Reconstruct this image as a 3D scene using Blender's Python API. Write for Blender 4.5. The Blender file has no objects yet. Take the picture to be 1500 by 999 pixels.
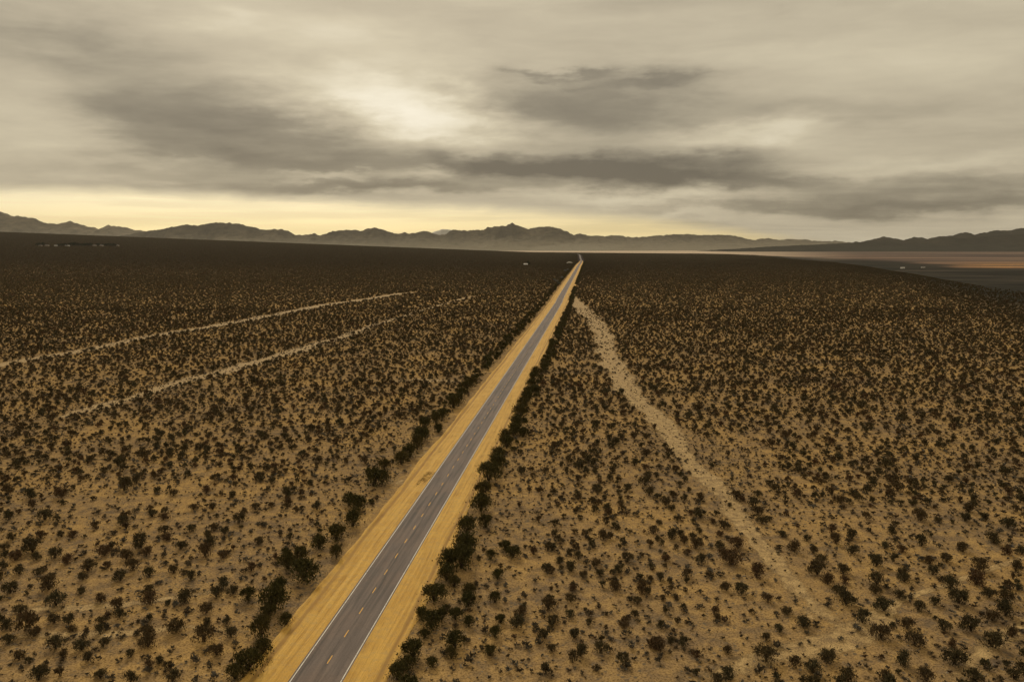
import bpy, math, random
import numpy as np

random.seed(7)
rng = np.random.default_rng(7)
D = bpy.data
SC = bpy.context.scene
COL = SC.collection
PI = math.pi

# ------------------------------------------------------------------ camera model
F, CX, CY = 1167.0, 750.0, 499.5
YH = 361.0                      # level horizon row
HC = 55.5                       # camera height in metres
PITCH = math.atan((CY - YH) / F)


def ray(px, py):
    u, v = (px - CX) / F, (CY - py) / F
    c, s = math.cos(PITCH), math.sin(PITCH)
    return u, c + v * s, -s + v * c


def ground_at(px, py, z=0.0):
    dx, dy, dz = ray(px, py)
    t = (z - HC) / dz
    return dx * t, dy * t


# ------------------------------------------------------------------ small numpy noise
class VNoise:
    def __init__(s, seed):
        s.g = np.random.default_rng(seed).random((256, 256))

    def __call__(s, x, y):
        x = np.asarray(x, float); y = np.asarray(y, float)
        xi = np.floor(x).astype(int); yi = np.floor(y).astype(int)
        fx = x - xi; fy = y - yi
        fx = fx * fx * (3 - 2 * fx); fy = fy * fy * (3 - 2 * fy)
        a = s.g[xi & 255, yi & 255]; b = s.g[(xi + 1) & 255, yi & 255]
        c = s.g[xi & 255, (yi + 1) & 255]; d = s.g[(xi + 1) & 255, (yi + 1) & 255]
        return (a * (1 - fx) + b * fx) * (1 - fy) + (c * (1 - fx) + d * fx) * fy

    def fbm(s, x, y, o=4):
        r = 0; a = .5; t = 0
        for k in range(o):
            r = r + a * s(x * 2 ** k + 17.3 * k, y * 2 ** k + 5.1 * k); t += a; a *= .5
        return r / t

    def ridge(s, x, y, o=4):
        r = 0; a = .5; t = 0
        for k in range(o):
            r = r + a * (1 - np.abs(2 * s(x * 2 ** k + 9.7 * k, y * 2 ** k + 3.3 * k) - 1)); t += a; a *= .5
        return r / t


N1, N2, N3 = VNoise(1), VNoise(2), VNoise(3)


def sstep(a, b, x):
    t = np.clip((x - a) / (b - a), 0, 1)
    return t * t * (3 - 2 * t)


# ------------------------------------------------------------------ terrain height
RIM_P = [-4000, 1000, 1090, 1200, 1300, 1380, 1450, 1500, 1700, 2600]
RIM_Z = [6200, 6200, 4300, 2900, 1750, 1200, 930, 830, 640, 500]
VALLEY = -20.0


def px_of(x, y):
    return CX + F * np.asarray(x, float) / np.maximum(np.asarray(y, float), 30.0)


def height(x, y):
    x = np.asarray(x, float); y = np.asarray(y, float)
    p = np.clip(px_of(x, y), -700, 2400)
    front = y > 30
    yb = np.where(p < 780, 340 + .0385 * p, 370 + np.clip((p - 780) / 220, 0, 1) * 2)
    zc = HC + (YH - yb) / F * 6000.0
    r = np.clip((y - 1300) / 4700, 0, None)
    up = zc * np.minimum(r, 1) ** 1.35
    back = sstep(6000, 8800, y)
    rim = np.interp(p, RIM_P, RIM_Z)
    drop = sstep(0, 1, (y - rim) / 700.0) * sstep(1000, 1200, p)
    z = up * (1 - back) + VALLEY * back
    z = z * (1 - drop) + VALLEY * drop
    return np.where(front, z, 0.0)


def on_ground(px, py):
    """picture row and column -> point of the terrain under it"""
    dx, dy, dz = ray(px, py)
    if dz >= -1e-6: dz = -1e-6
    t = 60.0; last = t
    while t < 16000:
        if HC + dz * t <= float(height(dx * t, dy * t)):
            break
        last = t; t *= 1.02
    a, b = last, t
    for _ in range(30):
        m = (a + b) / 2
        if HC + dz * m <= float(height(dx * m, dy * m)): b = m
        else: a = m
    return dx * b, dy * b, float(height(dx * b, dy * b))


# ------------------------------------------------------------------ object helpers
def tag(o, label=None, cat=None, group=None, kind=None):
    if label: o['label'] = label
    if cat: o['category'] = cat
    if group: o['group'] = group
    if kind: o['kind'] = kind
    return o


def mesh_obj(name, verts, faces, mat, parent=None, smooth=False, link=True, attrs=None, mats=None, midx=None):
    me = D.meshes.new(name)
    verts = np.asarray(verts, dtype=np.float32)
    if isinstance(faces, np.ndarray):
        k = faces.shape[1]; n = faces.shape[0]
        me.vertices.add(len(verts)); me.vertices.foreach_set('co', verts.ravel())
        me.loops.add(n * k); me.loops.foreach_set('vertex_index', faces.astype(np.int32).ravel())
        me.polygons.add(n)
        me.polygons.foreach_set('loop_start', np.arange(0, n * k, k, dtype=np.int32))
        me.polygons.foreach_set('loop_total', np.full(n, k, dtype=np.int32))
        me.update(calc_edges=True)
    else:
        me.from_pydata([tuple(map(float, v)) for v in verts], [], faces); me.update()
    if attrs:
        for an, (dom, arr) in attrs.items():
            at = me.attributes.new(an, 'FLOAT', dom)
            at.data.foreach_set('value', np.asarray(arr, dtype=np.float32).ravel())
    if smooth:
        me.polygons.foreach_set('use_smooth', np.ones(len(me.polygons), dtype=bool))
    for m in (mats or [mat]):
        if m: me.materials.append(m)
    if midx is not None:
        me.polygons.foreach_set('material_index', np.asarray(midx, dtype=np.int32))
    o = D.objects.new(name, me)
    if link: COL.objects.link(o)
    if parent: o.parent = parent
    return o


def empty(name, loc, rz=0):
    o = D.objects.new(name, None); COL.objects.link(o)
    o.location = loc; o.rotation_euler = (0, 0, rz)
    return o


def box(x0, x1, y0, y1, z0, z1):
    v = [(x0, y0, z0), (x1, y0, z0), (x1, y1, z0), (x0, y1, z0), (x0, y0, z1), (x1, y0, z1), (x1, y1, z1), (x0, y1, z1)]
    f = [(0, 3, 2, 1), (4, 5, 6, 7), (0, 1, 5, 4), (1, 2, 6, 5), (2, 3, 7, 6), (3, 0, 4, 7)]
    return v, f


# ------------------------------------------------------------------ node helper
class NT:
    def __init__(s, tree):
        s.t = tree; s.n = tree.nodes; s.l = tree.links

    def node(s, typ, **kw):
        n = s.n.new(typ)
        for k, v in kw.items(): setattr(n, k, v)
        return n

    def put(s, sock, v):
        if v is None: return
        if hasattr(v, 'is_linked') or isinstance(v, bpy.types.NodeSocket): s.l.new(v, sock)
        else: sock.default_value = v

    def m(s, op, a, b=None, c=None, clamp=False):
        n = s.node('ShaderNodeMath', operation=op, use_clamp=clamp)
        s.put(n.inputs[0], a); s.put(n.inputs[1], b)
        if c is not None: s.put(n.inputs[2], c)
        return n.outputs[0]

    def vm(s, op, a, b=None, sc=None):
        n = s.node('ShaderNodeVectorMath', operation=op)
        s.put(n.inputs[0], a)
        if b is not None: s.put(n.inputs[1], b)
        if sc is not None: s.put(n.inputs['Scale'], sc)
        return n.outputs['Value'] if op in ('LENGTH', 'DOT_PRODUCT') else n.outputs[0]

    def mix(s, f, a, b, blend='MIX'):
        n = s.node('ShaderNodeMix', data_type='RGBA', blend_type=blend)
        s.put(n.inputs[0], f); s.put(n.inputs[6], a); s.put(n.inputs[7], b)
        return n.outputs[2]

    def ramp(s, f, stops):
        n = s.node('ShaderNodeValToRGB')
        e = n.color_ramp.elements
        while len(e) < len(stops): e.new(.5)
        for k, (p, c) in enumerate(stops):
            e[k].position = p; e[k].color = c if len(c) == 4 else (*c, 1)
        s.put(n.inputs[0], f)
        return n.outputs[0]

    def rng(s, v, a, b, c=0., d=1., smooth=True):
        n = s.node('ShaderNodeMapRange', interpolation_type='SMOOTHSTEP' if smooth else 'LINEAR')
        s.put(n.inputs[0], v)
        for k, q in enumerate((a, b, c, d)): n.inputs[k + 1].default_value = q
        return n.outputs[0]

    def noise(s, vec, scale, detail=4, rough=.55, dist=0.):
        n = s.node('ShaderNodeTexNoise')
        s.put(n.inputs['Vector'], vec)
        n.inputs['Scale'].default_value = scale; n.inputs['Detail'].default_value = detail
        n.inputs['Roughness'].default_value = rough; n.inputs['Distortion'].default_value = dist
        return n.outputs[0]

    def attr(s, name):
        return s.node('ShaderNodeAttribute', attribute_name=name).outputs['Fac']

    def comb(s, x, y, z):
        n = s.node('ShaderNodeCombineXYZ')
        for k, v in enumerate((x, y, z)): s.put(n.inputs[k], v)
        return n.outputs[0]


def material(name, rough=.9, spec=.2):
    m = D.materials.new(name); m.use_nodes = True
    t = NT(m.node_tree)
    b = m.node_tree.nodes['Principled BSDF']
    b.inputs['Roughness'].default_value = rough
    b.inputs['Specular IOR Level'].default_value = spec
    return m, t, b


def rgb(*c): return (*c, 1.0)


# ------------------------------------------------------------------ materials
SAND = rgb(.40, .245, .105)
SAND_L = rgb(.50, .335, .165)


def desert_color(t, pos):
    """tan desert floor with gravelly, slightly redder and greyer patches"""
    n1 = t.noise(pos, .035, 5, .6)
    n2 = t.noise(pos, .35, 5, .65)
    n3 = t.noise(pos, 3.1, 4, .7)
    c = t.ramp(n1, [(.36, (.21, .148, .092)), (.5, (.36, .236, .108)), (.62, (.50, .312, .112))])
    c2 = t.ramp(n2, [(.38, (.17, .128, .088)), (.5, (.37, .242, .112)), (.62, (.54, .35, .140))])
    c = t.mix(.55, c, c2)
    speck = t.rng(n3, .38, .54, .50, 1.08)
    return t.mix(1., c, speck, 'MULTIPLY'), n2, n3


def ground_material():
    m, t, b = material('desert_floor', 1., 0.)
    pos = t.node('ShaderNodeNewGeometry').outputs['Position']
    c, n2, n3 = desert_color(t, pos)
    # gravelly litter patches
    v = t.node('ShaderNodeTexVoronoi'); t.put(v.inputs['Vector'], pos); v.inputs['Scale'].default_value = .9
    spot = t.rng(v.outputs['Distance'], .12, .34, .1, 1.)
    msk = t.rng(t.noise(pos, .09, 3), .38, .56)
    c = t.mix(t.m('MULTIPLY', msk, t.m('SUBTRACT', 1., spot)), c, rgb(.14, .115, .085))
    # far slopes: dark desert pavement between the brush
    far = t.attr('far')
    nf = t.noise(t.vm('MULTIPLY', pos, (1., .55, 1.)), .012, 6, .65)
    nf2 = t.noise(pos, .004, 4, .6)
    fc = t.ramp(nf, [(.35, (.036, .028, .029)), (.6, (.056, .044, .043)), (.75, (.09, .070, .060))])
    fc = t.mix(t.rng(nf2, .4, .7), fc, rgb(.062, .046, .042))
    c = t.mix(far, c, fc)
    # lower valley on the east: low grey-green scrub
    val = t.attr('valley')
    st = t.vm('MULTIPLY', pos, (.25, 1., 1.))
    nv = t.noise(st, .008, 6, .7)
    vc = t.ramp(nv, [(.36, (.026, .026, .024)), (.5, (.044, .042, .036)), (.66, (.095, .078, .064))])
    nvs = t.noise(pos, .06, 4, .7)
    vc = t.mix(t.rng(nvs, .5, .75, 0, .5), vc, rgb(.045, .042, .03))
    c = t.mix(val, c, vc)
    # dry lake bed
    pl = t.attr('playa')
    sp = t.vm('MULTIPLY', pos, (.16, 1., 1.))
    np_ = t.noise(sp, .0022, 6, .65)
    dull = t.attr('dull')
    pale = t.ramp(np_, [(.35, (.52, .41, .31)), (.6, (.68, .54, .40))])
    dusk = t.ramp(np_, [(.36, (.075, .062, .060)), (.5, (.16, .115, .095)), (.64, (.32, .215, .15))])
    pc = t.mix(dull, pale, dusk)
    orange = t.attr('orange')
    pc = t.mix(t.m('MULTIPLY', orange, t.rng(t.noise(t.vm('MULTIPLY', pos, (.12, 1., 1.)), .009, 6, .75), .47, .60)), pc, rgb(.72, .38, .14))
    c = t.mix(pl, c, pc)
    t.l.new(c, b.inputs['Base Color'])
    bp = t.node('ShaderNodeBump'); bp.inputs['Strength'].default_value = .75; bp.inputs['Distance'].default_value = .25
    t.l.new(t.m('ADD', n2, t.m('MULTIPLY', n3, .35)), bp.inputs['Height'])
    t.l.new(bp.outputs[0], b.inputs['Normal'])
    return m


def path_material(name, tint=None):
    """washed-out sand of a track: soft ragged margins through the edge attribute"""
    m, t, b = material(name)
    pos = t.node('ShaderNodeNewGeometry').outputs['Position']
    n2 = t.noise(pos, .5, 5, .65); n3 = t.noise(pos, 4., 3, .7)
    c = t.ramp(n2, [(.38, (.29, .195, .092)), (.5, (.44, .295, .128)), (.64, (.58, .40, .18))])
    c = t.mix(1., c, t.rng(n3, .36, .54, .5, 1.05), 'MULTIPLY')
    t.l.new(c, b.inputs['Base Color'])
    e = t.attr('edge')
    ne = t.noise(pos, .22, 6, .8)
    a = t.rng(t.m('ADD', e, t.m('MULTIPLY', t.m('SUBTRACT', ne, .5), 2.6)), .02, .6)
    t.l.new(a, b.inputs['Alpha'])
    return m


def shoulder_material():
    m, t, b = material('graded_yellow_sand')
    pos = t.node('ShaderNodeNewGeometry').outputs['Position']
    a = t.attr('across'); l = t.attr('along')
    w = t.noise(t.comb(t.m('MULTIPLY', l, .02), 0., 3.), 1., 3)
    aa = t.m('ADD', a, t.m('MULTIPLY', t.m('SUBTRACT', w, .5), 1.6))
    st = t.comb(aa, t.m('MULTIPLY', l, .018), 0.)
    s1 = t.noise(st, 1.5, 5, .7)
    s2 = t.noise(t.comb(aa, t.m('MULTIPLY', l, .05), 7.), 5.5, 3, .7)
    n = t.noise(pos, .22, 5, .65)
    c = t.ramp(s1, [(.30, (.36, .195, .045)), (.45, (.58, .335, .075)), (.60, (.72, .435, .105)), (.75, (.80, .52, .16))])
    c = t.mix(t.rng(s2, .52, .64, 0, .42), c, rgb(.34, .18, .05))
    c = t.mix(t.rng(n, .42, .68, 0, .5), c, rgb(.74, .47, .12))
    c = t.mix(t.rng(t.noise(pos, .9, 5, .7), .45, .68, 0, .6), c, rgb(.50, .33, .13))
    gr = t.noise(pos, 5., 3, .8)
    c = t.mix(1., c, t.rng(gr, .3, .5, .74, 1.04), 'MULTIPLY')
    # rut along the outer margin
    rut = t.rng(t.m('ABSOLUTE', t.m('SUBTRACT', aa, t.attr('rut'))), .12, .55, .55, 0)
    c = t.mix(rut, c, rgb(.25, .135, .05))
    t.l.new(c, b.inputs['Base Color'])
    e = t.attr('edge'); ne = t.noise(pos, .45, 5, .7)
    al = t.rng(t.m('ADD', e, t.m('MULTIPLY', t.m('SUBTRACT', ne, .5), .9)), .05, .3)
    t.l.new(al, b.inputs['Alpha'])
    bp = t.node('ShaderNodeBump'); bp.inputs['Strength'].default_value = .5; bp.inputs['Distance'].default_value = .15
    t.l.new(t.m('ADD', s1, t.m('MULTIPLY', s2, .5)), bp.inputs['Height'])
    t.l.new(bp.outputs[0], b.inputs['Normal'])
    return m


def asphalt_material():
    m, t, b = material('weathered_asphalt', .85, .3)
    pos = t.node('ShaderNodeNewGeometry').outputs['Position']
    a = t.attr('across'); l = t.attr('along')
    s = t.noise(t.comb(a, t.m('MULTIPLY', l, .03), 0.), 1.4, 5, .6)
    n = t.noise(pos, .12, 4, .6)
    g = t.noise(pos, 9., 3, .8)
    c = t.ramp(s, [(.34, (.125, .099, .088)), (.55, (.180, .142, .124)), (.7, (.225, .172, .142))])
    c = t.mix(t.rng(n, .4, .68, 0, .55), c, rgb(.22, .155, .12))
    # oil-darkened middle of the lanes and sealed joint near the centre line
    for cpos, wd, st in ((.55, .5, .75), (-1.7, .6, .5), (1.75, .55, .5), (-.15, .25, .6), (-2.6, .35, .4)):
        ln = t.rng(t.m('ABSOLUTE', t.m('SUBTRACT', a, cpos)), wd * .2, wd, st, 0)
        br = t.rng(t.noise(t.comb(a, t.m('MULTIPLY', l, .045), cpos * 7), 1.2, 4), .38, .56)
        c = t.mix(t.m('MULTIPLY', ln, br), c, rgb(.062, .055, .05))
    c = t.mix(1., c, t.rng(g, .3, .55, .72, 1.08), 'MULTIPLY')
    # tar-filled cracks
    v = t.node('ShaderNodeTexVoronoi', feature='DISTANCE_TO_EDGE')
    t.put(v.inputs['Vector'], t.comb(t.m('MULTIPLY', a, .28), t.m('MULTIPLY', l, .11), n)); v.inputs['Scale'].default_value = 1.
    ck = t.rng(v.outputs['Distance'], .003, .012, .16, 0)
    c = t.mix(ck, c, rgb(.045, .04, .036))
    # broken dark margin outside the edge lines
    eg = t.rng(t.m('ABSOLUTE', a), 3.45, 3.7, 0, .75)
    c = t.mix(eg, c, rgb(.05, .04, .03))
    t.l.new(c, b.inputs['Base Color'])
    return m


def paint_material(name, col, worn):
    m, t, b = material(name, .7, .3)
    pos = t.node('ShaderNodeNewGeometry').outputs['Position']
    n = t.noise(pos, 2.2, 5, .75)
    c = t.mix(t.rng(n, worn, worn + .2), rgb(.20, .16, .13), col)
    t.l.new(c, b.inputs['Base Color'])
    return m


def plant_material(name, cols, base):
    m, t, b = material(name, .9, .04)
    oi = t.node('ShaderNodeObjectInfo').outputs['Random']
    tn = t.attr('tint')
    r = t.m('FRACT', t.m('ADD', oi, t.m('MULTIPLY', tn, 7.31)))
    c = t.ramp(r, cols)
    c = t.mix(t.rng(t.attr('leaf'), 0, 1, 0, .55, False), c, base)
    t.l.new(c, b.inputs['Base Color'])
    return m


def flat_material(name, col, rough=.8, var=.25, scale=.8):
    m, t, b = material(name, rough)
    pos = t.node('ShaderNodeTexCoord').outputs['Object']
    n = t.noise(pos, scale, 4, .65)
    c = t.mix(t.rng(n, .3, .7, 0, var), col, rgb(col[0] * .45, col[1] * .42, col[2] * .4))
    t.l.new(c, b.inputs['Base Color'])
    return m


M_GROUND = ground_material()
M_PATH = path_material('washed_sand')
M_SHOULDER = shoulder_material()
M_ASPHALT = asphalt_material()
M_WHITE = paint_material('white_road_paint', rgb(.78, .74, .66), .30)
M_YELLOW = paint_material('yellow_road_paint', rgb(.80, .42, .05), .30)
M_CREO = plant_material('creosote_leaves', [(0, (.054, .046, .026)), (.3, (.075, .058, .030)), (.5, (.105, .062, .032)), (.7, (.066, .060, .034)), (.85, (.115, .060, .036)), (1, (.088, .070, .034))], rgb(.15, .118, .055))
M_ROADSIDE = plant_material('roadside_leaves', [(0, (.044, .042, .016)), (.5, (.055, .050, .018)), (1, (.078, .058, .022))], rgb(.12, .10, .036))
M_SMALL = plant_material('burrobush_leaves', [(0, (.080, .056, .030)), (.3, (.11, .088, .060)), (.5, (.055, .040, .020)), (.72, (.17, .155, .13)), (.85, (.07, .05, .026)), (1, (.10, .055, .026))], rgb(.13, .115, .085))
M_TWIG = flat_material('dry_twigs', rgb(.075, .052, .034))
M_TREE = plant_material('tree_leaves', [(0, (.030, .036, .018)), (1, (.05, .05, .026))], rgb(.04, .045, .022))
M_TRUNK = flat_material('tree_bark', rgb(.11, .08, .055))
M_WALLW = flat_material('white_stucco', rgb(.80, .76, .70), .8, .12)
M_WALLT = flat_material('tan_stucco', rgb(.42, .34, .26), .8, .15)
M_ROOF = flat_material('grey_roofing', rgb(.20, .18, .16), .8, .3)
M_GLASS = flat_material('dark_window_glass', rgb(.03, .035, .04), .2, .1)
M_GRAVEL = flat_material('pale_gravel', rgb(.50, .46, .38), .9, .35, .1)


def mountain_material(name='bare_rock_slopes', k=1., foot_haze=(.30, .265, .20), haze_top=330.):
    m, t, b = material(name, 1., 0.)
    pos = t.node('ShaderNodeNewGeometry').outputs['Position']
    n = t.noise(pos, .0016, 8, .68)
    n2 = t.noise(t.vm('MULTIPLY', pos, (1., 1., 2.5)), .006, 6, .7)
    c = t.ramp(n, [(.3, (.060, .050, .036)), (.5, (.105, .088, .060)), (.7, (.17, .14, .095))])
    c = t.mix(t.rng(n2, .42, .66, 0, .6), c, rgb(.045, .040, .030))
    c = t.mix(1., c, rgb(k, k, k), 'MULTIPLY')
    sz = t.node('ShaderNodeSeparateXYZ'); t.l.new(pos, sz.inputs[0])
    c = t.mix(t.rng(t.m('ADD', sz.outputs[2], t.m('MULTIPLY', t.m('SUBTRACT', n2, .5), 220.)), -20., haze_top, .85, 0), c, rgb(*foot_haze))  # paler foot: haze brightening painted into the rock colour by height
    t.l.new(c, b.inputs['Base Color'])
    bp = t.node('ShaderNodeBump'); bp.inputs['Strength'].default_value = .9; bp.inputs['Distance'].default_value = 60
    t.l.new(t.noise(pos, .004, 8, .65), bp.inputs['Height'])
    t.l.new(bp.outputs[0], b.inputs['Normal'])
    return m


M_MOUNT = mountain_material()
M_MOUNT_HAZED = mountain_material('haze_paled_slopes', 1.5, (.40, .36, .29), 520.)  # thicker haze over the west range put into a paler rock colour
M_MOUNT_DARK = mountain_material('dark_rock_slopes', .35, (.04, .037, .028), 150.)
M_SNOWY = flat_material('pale_snowy_rock', rgb(.55, .53, .50), .9, .3, .002)

# ------------------------------------------------------------------ ground sheet
def build_ground():
    radii = [0.0]
    r = 6.0
    while r < 19500:
        radii.append(r); r *= 1.022 if r > 900 else 1.03
    radii.append(19500.0)
    az = np.concatenate([np.arange(-50, 50, .33), np.arange(50, 310, 4.0)]) * PI / 180
    na, nr = len(az), len(radii)
    R, A = np.meshgrid(np.array(radii[1:]), az, indexing='ij')
    X, Y = R * np.sin(A), R * np.cos(A)
    Z = height(X, Y)
    v = np.concatenate([[[0, 0, 0]], np.stack([X, Y, Z], -1).reshape(-1, 3)])
    i, j = np.meshgrid(np.arange(nr - 2), np.arange(na), indexing='ij')
    j2 = (j + 1) % na
    q = np.stack([1 + i * na + j, 1 + i * na + j2, 1 + (i + 1) * na + j2, 1 + (i + 1) * na + j], -1).reshape(-1, 4)
    q = q[:, ::-1]
    jj = np.arange(na)
    # centre fan as quads with a doubled corner is avoided: use a tiny ring of triangles merged in one list
    tri = [(0, int(1 + (a + 1) % na), int(1 + a)) for a in jj]
    faces = [tuple(map(int, f)) for f in q] + tri
    x, y = v[:, 0], v[:, 1]
    p = np.clip(px_of(x, y), -2500, 2600)
    wob = (N1.fbm(x / 420, y / 420) - .5)
    wobf = (N2.fbm(x / 90, y / 90) - .5)
    rim = np.interp(p, RIM_P, RIM_Z) * (1 + .25 * wob + .1 * wobf)
    valley = sstep(-.38, .04, (y - rim) / rim) * sstep(950, 1120, p) * (y > 60)
    pb = np.interp(p, [-2500, 600, 780, 1000, 1100, 1200, 1300, 1400, 1500, 1800],
                   [8500, 8500, 6900, 6300, 5600, 4700, 3900, 2950, 2750, 2300])
    playa = sstep(-.03, .10, (y - pb * (1 + .35 * wob)) / pb) * (y > 60)
    playa = playa * (1 - sstep(13200, 15000, y))
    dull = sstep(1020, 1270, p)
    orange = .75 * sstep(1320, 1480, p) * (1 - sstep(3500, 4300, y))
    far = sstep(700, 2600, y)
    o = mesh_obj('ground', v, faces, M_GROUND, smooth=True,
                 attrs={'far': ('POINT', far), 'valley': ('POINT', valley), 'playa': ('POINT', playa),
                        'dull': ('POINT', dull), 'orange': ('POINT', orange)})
    tag(o, kind='structure', label='flat tan desert floor running out to a dry lake bed')
    return o


build_ground()

# ------------------------------------------------------------------ road
P0 = np.array(ground_at(461.5, 999)); P1 = np.array(ground_at(782, 500))
rd = (P1 - P0) / np.linalg.norm(P1 - P0)
rn = np.array([rd[1], -rd[0]])            # to the right of travel
start = P0 - rd * 130
ctrl = [tuple(start)] + [tuple(P0 + rd * s) for s in (0, 150, 400, 700)]
for px, py in ((824.8, 430), (841.8, 400), (848.0, 389), (851.5, 383.5), (850.2, 379), (848.8, 374.5)):
    ctrl.append(ground_at(px, py)[:2])
ctrl.append((ctrl[-1][0] * 1.04, ctrl[-1][1] * 1.08))
ctrl = np.array(ctrl)


def resample(pts, step, grow=0.0, smooth_rounds=2):
    pts = np.asarray(pts, float)
    # catmull-rom
    out = []
    P = np.vstack([2 * pts[0] - pts[1], pts, 2 * pts[-1] - pts[-2]])
    for k in range(1, len(P) - 2):
        a, b_, c, d = P[k - 1], P[k], P[k + 1], P[k + 2]
        L = np.linalg.norm(c - b_); n = max(2, int(L / step))
        for u in np.arange(n) / n:
            out.append(.5 * ((2 * b_) + (c - a) * u + (2 * a - 5 * b_ + 4 * c - d) * u * u + (3 * b_ - a - 3 * c + d) * u ** 3))
    out.append(pts[-1])
    return np.array(out)


def seg_resample(pts, step):
    """straight poly-line resampled (keeps straight things straight)"""
    out = [pts[0]]
    for a, b_ in zip(pts[:-1], pts[1:]):
        L = np.linalg.norm(b_ - a); n = max(1, int(round(L / step)))
        for k in range(1, n + 1): out.append(a + (b_ - a) * k / n)
    return np.array(out)


road_c = np.vstack([seg_resample(ctrl[:5], 4.0)[:-1], resample(ctrl[4:], 6.0)])
tan = np.gradient(road_c, axis=0); tan /= np.linalg.norm(tan, axis=1)[:, None]
nor = np.stack([tan[:, 1], -tan[:, 0]], 1)
along = np.concatenate([[0], np.cumsum(np.linalg.norm(np.diff(road_c, axis=0), axis=1))])


def ribbon(name, offs_fn, ncol, z_fn, mat, parent=None, i0=0, i1=None, extra=None):
    """strip along the road: offs_fn(along)->(a,b) offsets"""
    i1 = i1 or len(road_c)
    c, n, s = road_c[i0:i1], nor[i0:i1], along[i0:i1]
    a, b_ = offs_fn(s)
    u = np.linspace(0, 1, ncol)
    off = a[:, None] * (1 - u) + b_[:, None] * u
    X = c[:, None, 0] + n[:, None, 0] * off; Y = c[:, None, 1] + n[:, None, 1] * off
    Zg = height(X, Y)
    Z = Zg + z_fn(off, s[:, None], u[None, :], Y)
    v = np.stack([X, Y, Z], -1).reshape(-1, 3)
    nr = len(c)
    i, j = np.meshgrid(np.arange(nr - 1), np.arange(ncol - 1), indexing='ij')
    k = i * ncol + j
    f = np.stack([k, k + 1, k + ncol + 1, k + ncol], -1).reshape(-1, 4)
    at = {'across': ('POINT', off), 'along': ('POINT', np.broadcast_to(s[:, None], off.shape)),
          'edge': ('POINT', np.broadcast_to(np.minimum(u, 1 - u)[None] * (ncol - 1), off.shape) * 0 + 1)}
    if extra: at.update({q: ('POINT', fn(off, s[:, None], u[None, :])) for q, fn in extra.items()})
    return mesh_obj(name, v, f, mat, parent, smooth=True, attrs=at)


def lift(base):      # a touch more with distance so the drape clears the terrain facets
    return lambda off, s, u, Y: base + np.clip(Y - 1300, 0, None) * 2.2e-4 + 0 * off


one = lambda s: np.ones_like(s)
HALF = 3.25          # half distance between the white lines
road = ribbon('road', lambda s: (-(3.72 + .12 * (N1(s / 6., s * 0) - .5) * 2), 3.66 + .14 * (N2(s / 5., s * 0) - .5) * 2), 11,
              lambda off, s, u, Y: .07 + np.clip(Y - 1300, 0, None) * 2.2e-4 - .012 * np.abs(off), M_ASPHALT)
tag(road, 'long straight two-lane asphalt road with white edge lines', kind='structure')


def line_z(off, s, u, Y): return .076 + np.clip(Y - 1300, 0, None) * 2.2e-4 - .012 * np.abs(off)


iend = int(np.searchsorted(along, 2600))
for sgn in (-1, 1):
    e = ribbon('edge_line', lambda s, sgn=sgn: (sgn * (HALF) - .070 * one(s), sgn * HALF + .070 * one(s)), 2, line_z, M_WHITE, road, 0, iend)
# broken centre line: 2.1 m marks every 7.32 m, at their places in the picture
sref = float(np.dot(np.array(ground_at(482, 966)) - start, rd))
vs, fs = [], []
s0 = sref % 7.32 - 1.07
k = 0
while s0 + 7.32 * k < 900:
    sa = s0 + 7.32 * k
    if sa > 0:
        for w0, w1 in ((-.075, .075),):
            b0 = len(vs)
            for ss, ww in ((sa, w0), (sa, w1), (sa + 2.13, w1), (sa + 2.13, w0)):
                p = start + rd * ss + rn * (ww + .05)
                vs.append((p[0], p[1], .0765))
            fs.append((b0, b0 + 1, b0 + 2, b0 + 3))
    k += 1
cl = mesh_obj('centre_line', vs, fs, M_YELLOW, road)
cl['label'] = 'worn broken yellow centre line'

ish = int(np.searchsorted(along, 3050))


def sh_left(s):
    far_fade = np.interp(s, [0, 2500, 3000], [1, 1, .35])
    w = 6.1 + 1.1 * (N1.fbm(s / 34, s * 0 + 3) - .5) + .5 * (N2(s / 5, s * 0) - .5)
    return -(3.6 + w * far_fade), -3.55 * one(s)


def sh_right(s):
    far_fade = np.interp(s, [0, 2500, 3000], [1, 1, .35])
    w = 5.9 + 1.0 * (N3.fbm(s / 30, s * 0 + 8) - .5) + .6 * (N2(s / 6, s * 0 + 9) - .5)
    # turn-out where the wash meets the road
    ty = (along[0:1] * 0)[0]
    w = w + 7 * np.exp(-((s - S_TURN) / 45) ** 2)
    return 3.5 * one(s), 3.55 + w * far_fade


S_TURN = float(np.dot(np.array(ground_at(836, 419)) - start, rd))


def sh_z_left(off, s, u, Y):
    outer = (1 - u)
    berm = .34 * np.exp(-((outer - .90) / .06) ** 2) * (.5 + N2(s / 9., s * 0 + 2)) + .05 * np.exp(-((outer - .6) / .05) ** 2)
    return .030 + np.clip(Y - 1300, 0, None) * 2.0e-4 + berm - .02 * sstep(.94, 1., outer)


def sh_z_right(off, s, u, Y):
    berm = .16 * np.exp(-((u - .9) / .06) ** 2) * (.4 + N1(s / 8., s * 0 + 6)) + .05 * np.exp(-((u - .62) / .04) ** 2)
    return .030 + np.clip(Y - 1300, 0, None) * 2.0e-4 + berm - .02 * sstep(.94, 1., u)


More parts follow.
